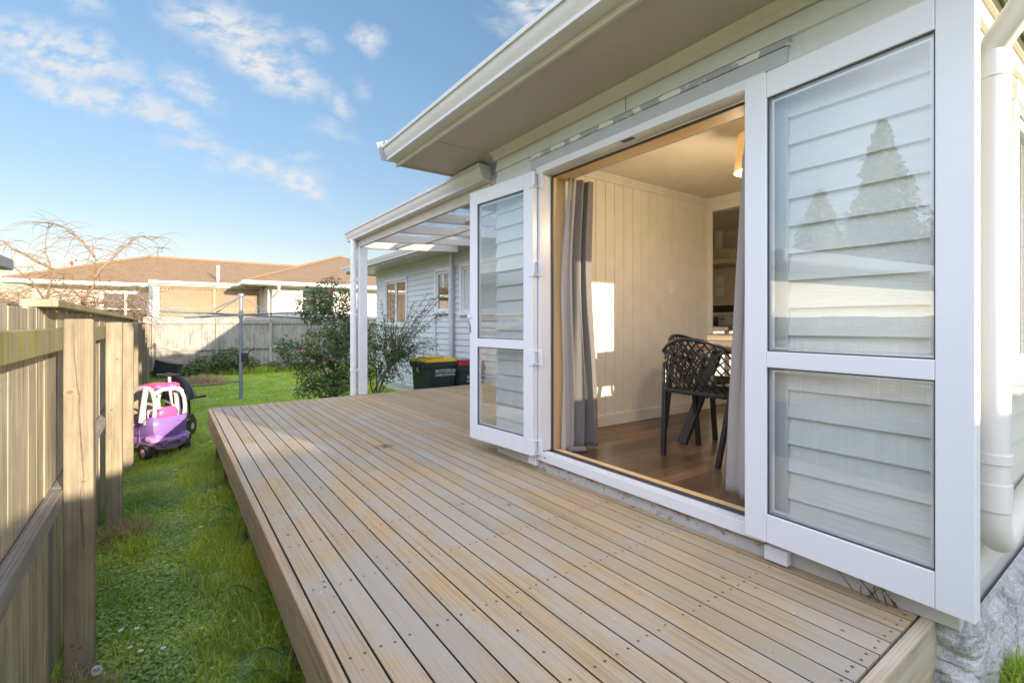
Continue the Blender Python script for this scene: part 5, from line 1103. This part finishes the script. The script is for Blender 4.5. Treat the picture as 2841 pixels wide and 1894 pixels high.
def shrub(name, label, base, blobs, per, size, asp, leafmat, flowers=0, stemr=.018, fl_h=None):
    r = thing(name, label, 'shrub', base); mb = MB(); stems(mb, base, [b[:3] for b in blobs], stemr, .12, 5); rr_ = random.Random(3)
    for b in blobs: stems(mb, b[:3], [(b[0]+rr_.uniform(-1, 1)*b[3]*.9, b[1]+rr_.uniform(-1, 1)*b[4]*.9, b[2]+rr_.uniform(-.8, 1)*b[5]*.95) for _ in range(7)], stemr*.4, .04, int(b[0]*100), 4)
    part('stems', mb, M['bark'], r, smooth=True); P, Nn = blobpts(blobs, per); V, F = leafcloud(P, Nn, size, asp); part('foliage', (V, F), leafmat, r)
    if flowers:
        P2, _ = blobpts(blobs, per*.12, .92); idx = RNG.choice(len(P2), flowers, replace=False)
        for q, i in enumerate(idx):
            c = P2[i]; m = 110; d = RNG.normal(size=(m, 3)); d /= np.linalg.norm(d, axis=1)[:, None]; V, F = leafcloud(c + d*np.array([.038, .038, .022]), d, .014, .9); part('flower_cluster', (V, F), M['petalp'] if q % 3 != 2 else M['bud'], r)
    return r
B_ = lambda u, v, k, ru, rv, rd: (*kp(u, v, k), ru/1341.6*k, rd, rv/1341.6*k)
shrub('flowering_shrub', 'tall dark green shrub with pink flower clusters beside the pergola post', kp(925, 1150, 8.9)[:2] + (0,), [B_(920,830,8.9,52,62,.32), B_(870,850,8.8,46,56,.30), B_(945,920,8.9,40,60,.3), B_(900,960,8.7,62,56,.36), B_(835,985,8.5,55,40,.30), B_(790,962,8.5,30,30,.2), B_(895,1040,8.6,70,45,.35), B_(925,1075,8.5,45,35,.3), B_(985,900,9.1,32,70,.3), B_(965,1020,8.8,45,60,.3), B_(850,1085,8.4,36,22,.2)], 14, .062, .42, M['shrub'], 40)
shrub('shrub', 'dark leafy bush behind the pergola post', kp(1040, 1100, 9.3)[:2] + (0,), [B_(1050,930,9.3,40,45,.3), B_(1030,1000,9.3,40,55,.3), B_(1085,960,9.4,34,35,.25), B_(1075,1030,9.3,30,35,.25)], 12, .058, .42, M['shrub'], 0)
sp = thing('spindly_shrub', 'spindly leaning shrub with small leaves in front of the wing windows', 'shrub', (*kp(1032, 1145, 8.0)[:2], 0)); mb = MB(); LP = []; LN = []; rr_ = random.Random(9)
b0 = Vector(kp(1030, 1150, 8.0)); b1 = Vector(kp(1068, 1035, 7.9)); b2 = Vector(kp(1110, 985, 7.9)); mb.tube([b0, b1, b2], [.022, .018, .012], 8)
for (u, v, k) in ((1082,790,7.9),(1096,822,8.1),(1058,838,8.0),(1066,872,8.1),(1245,790,7.6),(1252,800,7.7),(1190,812,7.8),(1204,824,7.7),(1150,838,7.9),(1162,900,7.7),(1232,868,7.6),(1222,962,7.4),(1185,905,7.6),(1140,870,8.1),(1130,930,7.9),(1196,985,7.4),(1165,1010,7.5),(1100,900,8.1),(1140,1040,7.6),(1085,930,8.1),(1120,1060,7.7),(1205,940,7.5),(1170,950,7.6),(1075,990,8.0),(1108,1000,7.9),(1180,860,7.8),(1155,975,7.7),(1130,1000,7.8)):
    s0 = b1.lerp(b2, rr_.random()); t_ = Vector(kp(u, v, k)); pts = [s0.lerp(t_, i/8) + Vector((0, 0, .10*math.sin(math.pi*i/8))) for i in range(9)]; mb.tube(pts, [.007-.0006*i for i in range(9)], 5)
    for i in range(2, 9):
        for _ in range(34 if v > 850 else 14):
            f_ = rr_.random(); q = pts[i-1].lerp(pts[i], f_); LP.append([q.x+rr_.gauss(0, .045 if v > 860 else .014), q.y+rr_.gauss(0, .045 if v > 860 else .014), q.z+rr_.gauss(0, .04 if v > 860 else .014)]); LN.append([0, 0, 1])
part('stems', mb, M['bark'], sp, smooth=True); V, F = leafcloud(np.array(LP), np.array(LN, float), .040, .36); part('foliage', (V, F), M['shrub2'], sp)
shrub('ivy_clump', 'clump of ivy growing at the foot of the back fence', (1.3, 17.6, 0), [(1.0, 17.6, .30, .5, .3, .32), (1.55, 17.6, .42, .45, .3, .42), (2.0, 17.7, .25, .5, .3, .28), (.5, 17.5, .18, .4, .3, .2), (2.9, 17.7, .15, .5, .25, .2)], 10, .075, .75, M['shrub'], 0)
shrub('weeds', 'low leafy weeds growing along the foot of the back fence', (3.6, 17.7, 0), [(3.6, 17.7, .14, .6, .3, .18), (4.4, 17.8, .12, .5, .25, .16), (-.1, 17.3, .16, .35, .3, .2)], 10, .07, .7, M['shrub2'], 0)
# ------------------------------------------------------------------ ferns under the deck edge
def fern(x0, y0, z0, az, ln_, label, group='ferns at the edge of the deck'):
    r = thing('fern', label, 'fern', (x0, y0, z0), group=group); V = []; F = []
    d = Vector((math.cos(az), math.sin(az), 0)); s = Vector((-d.y, d.x, 0)); n = 30; spine = [Vector((x0, y0, z0)) + d*(ln_*t) + Vector((0, 0, .55*ln_*math.sin(t*2.4)*.8)) for t in [i/n for i in range(n+1)]]
    mb = MB().tube(spine, [.003*(1-.8*i/n) for i in range(n+1)], 5); part('stalk', mb, M['fern'], r); mb = MB()
    for i in range(3, n):
        t = i/n; w = ln_*.26*math.sin(math.pi*min(1, t*1.05))**.8*(1.1-t*.5); p = spine[i]; tg = (spine[i+1]-spine[i]).normalized()
        for sg in (-1, 1):
            e = p + s*sg*w + tg*w*.35 + Vector((0, 0, -w*.25)); k = 7
            for j in range(k):
                a_, b_ = p.lerp(e, j/k), p.lerp(e, (j+1)/k); hw = ln_*.013*(1-j/k*.75); mb.add([a_, a_.lerp(b_, .5)+tg*hw, b_, a_.lerp(b_, .5)-tg*hw], [(0,1,2,3)])
    part('fronds', mb, M['fern'], r); return r
for i, (u, v, Z, az, ln_) in enumerate(((790,1765,-1.35,172,.34),(790,1760,-1.35,200,.30),(845,1890,-1.38,150,.36),(830,1850,-1.42,170,.30),(860,1900,-1.35,190,.30),(800,1830,-1.45,140,.26),(650,1395,-1.45,160,.26),(640,1420,-1.45,190,.24),(700,1600,-1.42,165,.22))):
    x, y = gp(u, v, Z); fern(x, y, max(.02, 1.6+Z-.08), R(az+55), ln_, ('arching green fern frond at the bottom edge of the lawn, under the near deck corner' if v > 1700 else 'small green fern frond further along the deck edge, half hidden in grass'))
# tussock at the lower right and dead plant beside the wall
for (xa, ya, za, n, hh, nm, lab, mt) in ((2.42, .35, .31, 420, .15, 'grass_tussock', 'bright grass tussock by the stone base at the lower right corner', 'grass'), (2.30, .345, .27, 60, .10, 'grass_tussock', 'thin grass blades at the foot of the stone base', 'grass')):
    r = thing(nm, lab, 'grass tussock', (xa, ya, za)); V, F = blades(RNG.normal(0, .045, n), RNG.normal(0, .028, n), np.zeros(n), RNG.uniform(hh*.5, hh*1.2, n), np.full(n, .0028), RNG.uniform(.2, 1.2, n)); part('blades', (V + np.array((xa, ya, za)), F), M[mt], r)
dp_ = thing('dead_plant', 'dry brown dead plant between the deck end and the wall', 'dead plant', (2.09, .66, .60)); mb = MB(); rr_ = random.Random(4)
for k in range(20):
    a = rr_.uniform(0, 6.28); x0 = 2.09+rr_.uniform(-.015, .02); y0 = .66+rr_.uniform(-.06, .08); q = rr_.uniform(.03, .09); pts = [(x0, y0, .60), (x0+q*.3*math.cos(a), y0+q*.4*math.sin(a), .60+q*.5), (x0+q*.5*math.cos(a), y0+q*.7*math.sin(a), .60+q*.8)]; mb.tube(pts, [.0018, .0013, .0006], 5)
    for _ in range(5): p = Vector(pts[1]).lerp(Vector(pts[2]), rr_.random()); mb.tube([p, p+Vector((rr_.uniform(-.012, .012), rr_.uniform(-.012, .012), rr_.uniform(0, .015)))], [.0010, .0005], 4)
part('stems', mb, M['twig'], dp_)
# ------------------------------------------------------------------ bare weeping vine over the left fence
VN = thing('bare_vine', 'leafless weeping tree with tangled tan twigs behind the left fence', 'tree', (-1.25, 10.5, 0)); rr_ = random.Random(21)
trunk = MB(); tw_ = MB(); base = Vector(kp(235, 1100, 8.2)); base.z = 0; hub = Vector(kp(232, 835, 8.2)); trunk.tube([base, base.lerp(hub, .5)+Vector((.05, 0, 0)), hub], [.06, .05, .04], 8)
def arc(mb, p, d, ln_, r, grav, n=9, n_s=5):
    pts = [p.copy()]; d = d.normalized()
    for i in range(n): d = (d + Vector((rr_.gauss(0, .10), rr_.gauss(0, .10), -grav/n + rr_.gauss(0, .06)))).normalized(); p = p + d*(ln_/n); pts.append(p.copy())
    mb.tube(pts, [r*(1-.85*i/n) for i in range(n+1)], n_s, cap=False); return pts
def rg(): return rgtv*1
rgtv = Vector((math.cos(R(YAW)), -math.sin(R(YAW)), 0)); fwv = Vector((math.sin(R(YAW)), math.cos(R(YAW)), 0))
mains = [hub]
for (u0, v0, pts_) in ((0,0,[(232,835),(262,790),(268,740),(258,700),(270,662)]), (0,0,[(262,770),(290,735),(325,705),(350,680),(370,662),(398,655),(430,668),(452,700)]), (0,0,[(232,835),(215,870)]), (0,0,[(128,840),(135,800),(150,755),(125,700),(128,650),(140,612)]), (0,0,[(150,750),(60,700),(5,670),(-60,650)]), (0,0,[(262,710),(230,670),(190,640),(150,620),(100,618)]), (0,0,[(130,840),(90,780),(40,740),(-40,700)]), (0,0,[(240,840),(300,840),(360,830),(420,825)]), (0,0,[(232,835),(200,800),(170,780),(110,770)])):
    k = 8.0; P = [Vector(kp(u, v, k + .12*i)) for i, (u, v) in enumerate(pts_)]; Q = []
    for i in range(len(P)-1):
        for j in range(4): Q.append(P[i].lerp(P[i+1], j/4) + Vector((rr_.gauss(0, .008), rr_.gauss(0, .008), rr_.gauss(0, .008))))
    Q.append(P[-1]); n = len(Q); r0 = .022 if len(pts_) < 8 else .02; trunk.tube(Q, [max(.003, r0*(1-i/n)) for i in range(n)], 6)
    for _ in range(int(6*len(P))):
        q = Q[rr_.randrange(1, n)]; a = rr_.uniform(-math.pi, math.pi); dd = rgtv*math.cos(a) + fwv*.5*math.sin(a) + Vector((0, 0, rr_.uniform(-.2, .75))); arc(tw_, q, dd, rr_.uniform(.3, .85), .0048, rr_.uniform(.8, 2.2), 9, 4)
for _ in range(620):
    q = Vector(kp(rr_.uniform(-60, 400), rr_.uniform(790, 905), rr_.uniform(7.5, 8.9))); a = rr_.uniform(-math.pi, math.pi); dd = rgtv*math.cos(a)*1.2 + fwv*.4*math.sin(a) + Vector((0, 0, rr_.uniform(-.3, .8))); arc(tw_, q, dd, rr_.uniform(.25, .85), .0050, rr_.uniform(.8, 2.6), 8, 4)
part('trunk', trunk, M['vine'], VN, smooth=True); part('twigs', tw_, M['vine'], VN)
V, F = leafcloud(np.array([kp(198, 722, 8.1), kp(212, 718, 8.1)]), np.array([[0, -1, .2]]*2), .09, .5); part('last_leaves', (V, F), M['bud'], VN)
# ------------------------------------------------------------------ trees beyond the yard, seen in the door glass
def tree(label, x, y, h, w, conif=True, seed=0):
    r = thing('conifer' if conif else 'tree', label, 'tree', (x, y, 0)); part('trunk', MB().tube([(x, y, 0), (x, y, h*.9)], [w*.09, .03], 8), M['bark'], r); n = 16000; t_ = RNG.uniform(.12, 1, n)
    a = RNG.uniform(0, 2*np.pi, n); prof = (1-t_)**.8 if conif else np.sqrt(np.maximum(0, 1-(2*t_-1.1)**2)); q = w/2*prof*RNG.uniform(.55, 1.1, n)*(1+.25*np.sin(a*3+t_*19+seed)); P = np.stack([x+q*np.cos(a), y+q*np.sin(a), t_*h], 1); V, F = leafcloud(P, np.stack([np.cos(a), np.sin(a), np.full(n, .5)], 1), .24, .6); part('crown', (V, F), M['treeleaf'], r)
tree('tall conifer beyond the garage, mirrored in the right door glass', -21, 11.2, 10.6, 4.6); tree('shorter conifer beyond the garage, mirrored in the door glass', -19, 12.8, 7.6, 4.2, True, 2); tree('round leafy tree beyond the garage, mirrored in the door glass', -22, 7.0, 7.0, 6.5, False, 3); tree('broad leafy tree far beyond the garage roof, mirrored in the door glass', -26, 3.4, 7.6, 8, False, 5)

# ------------------------------------------------------------------ litter blown over the deck and the lawn
V = []; F = []
for k in range(150):
    x, y = (RNG.uniform(.45, 2.1), RNG.uniform(.6, 6.6)) if k < 120 else (RNG.uniform(2.2, 4.2), RNG.uniform(3.3, 6.7)); s_ = RNG.uniform(.0025, .007); a = RNG.uniform(0, 6.28); b = len(V)
    for j in range(5): q = s_*RNG.uniform(.5, 1.2); V.append((x+q*math.cos(a+j*1.256), y+q*math.sin(a+j*1.256), .6016+.001*(j % 2)))
    F.append(tuple(range(b, b+5)))
mb = MB().add(V, F); mb.m = [int(i % 4 == 0) for i in range(len(F))]
tag(part('leaf_litter', mb, [M['twig'], M['petal']]), kind='stuff')
n = 260; x = RNG.uniform(-.35, .6, n); y = RNG.uniform(1.4, 7.5, n); V, F = leafcloud(np.stack([x, y, ghv(x, y)+.035], 1), np.tile([0, 0, 2.5], (n, 1)), .022, .5); tag(fast('fallen_leaves', V, F, M['straw']), kind='stuff')
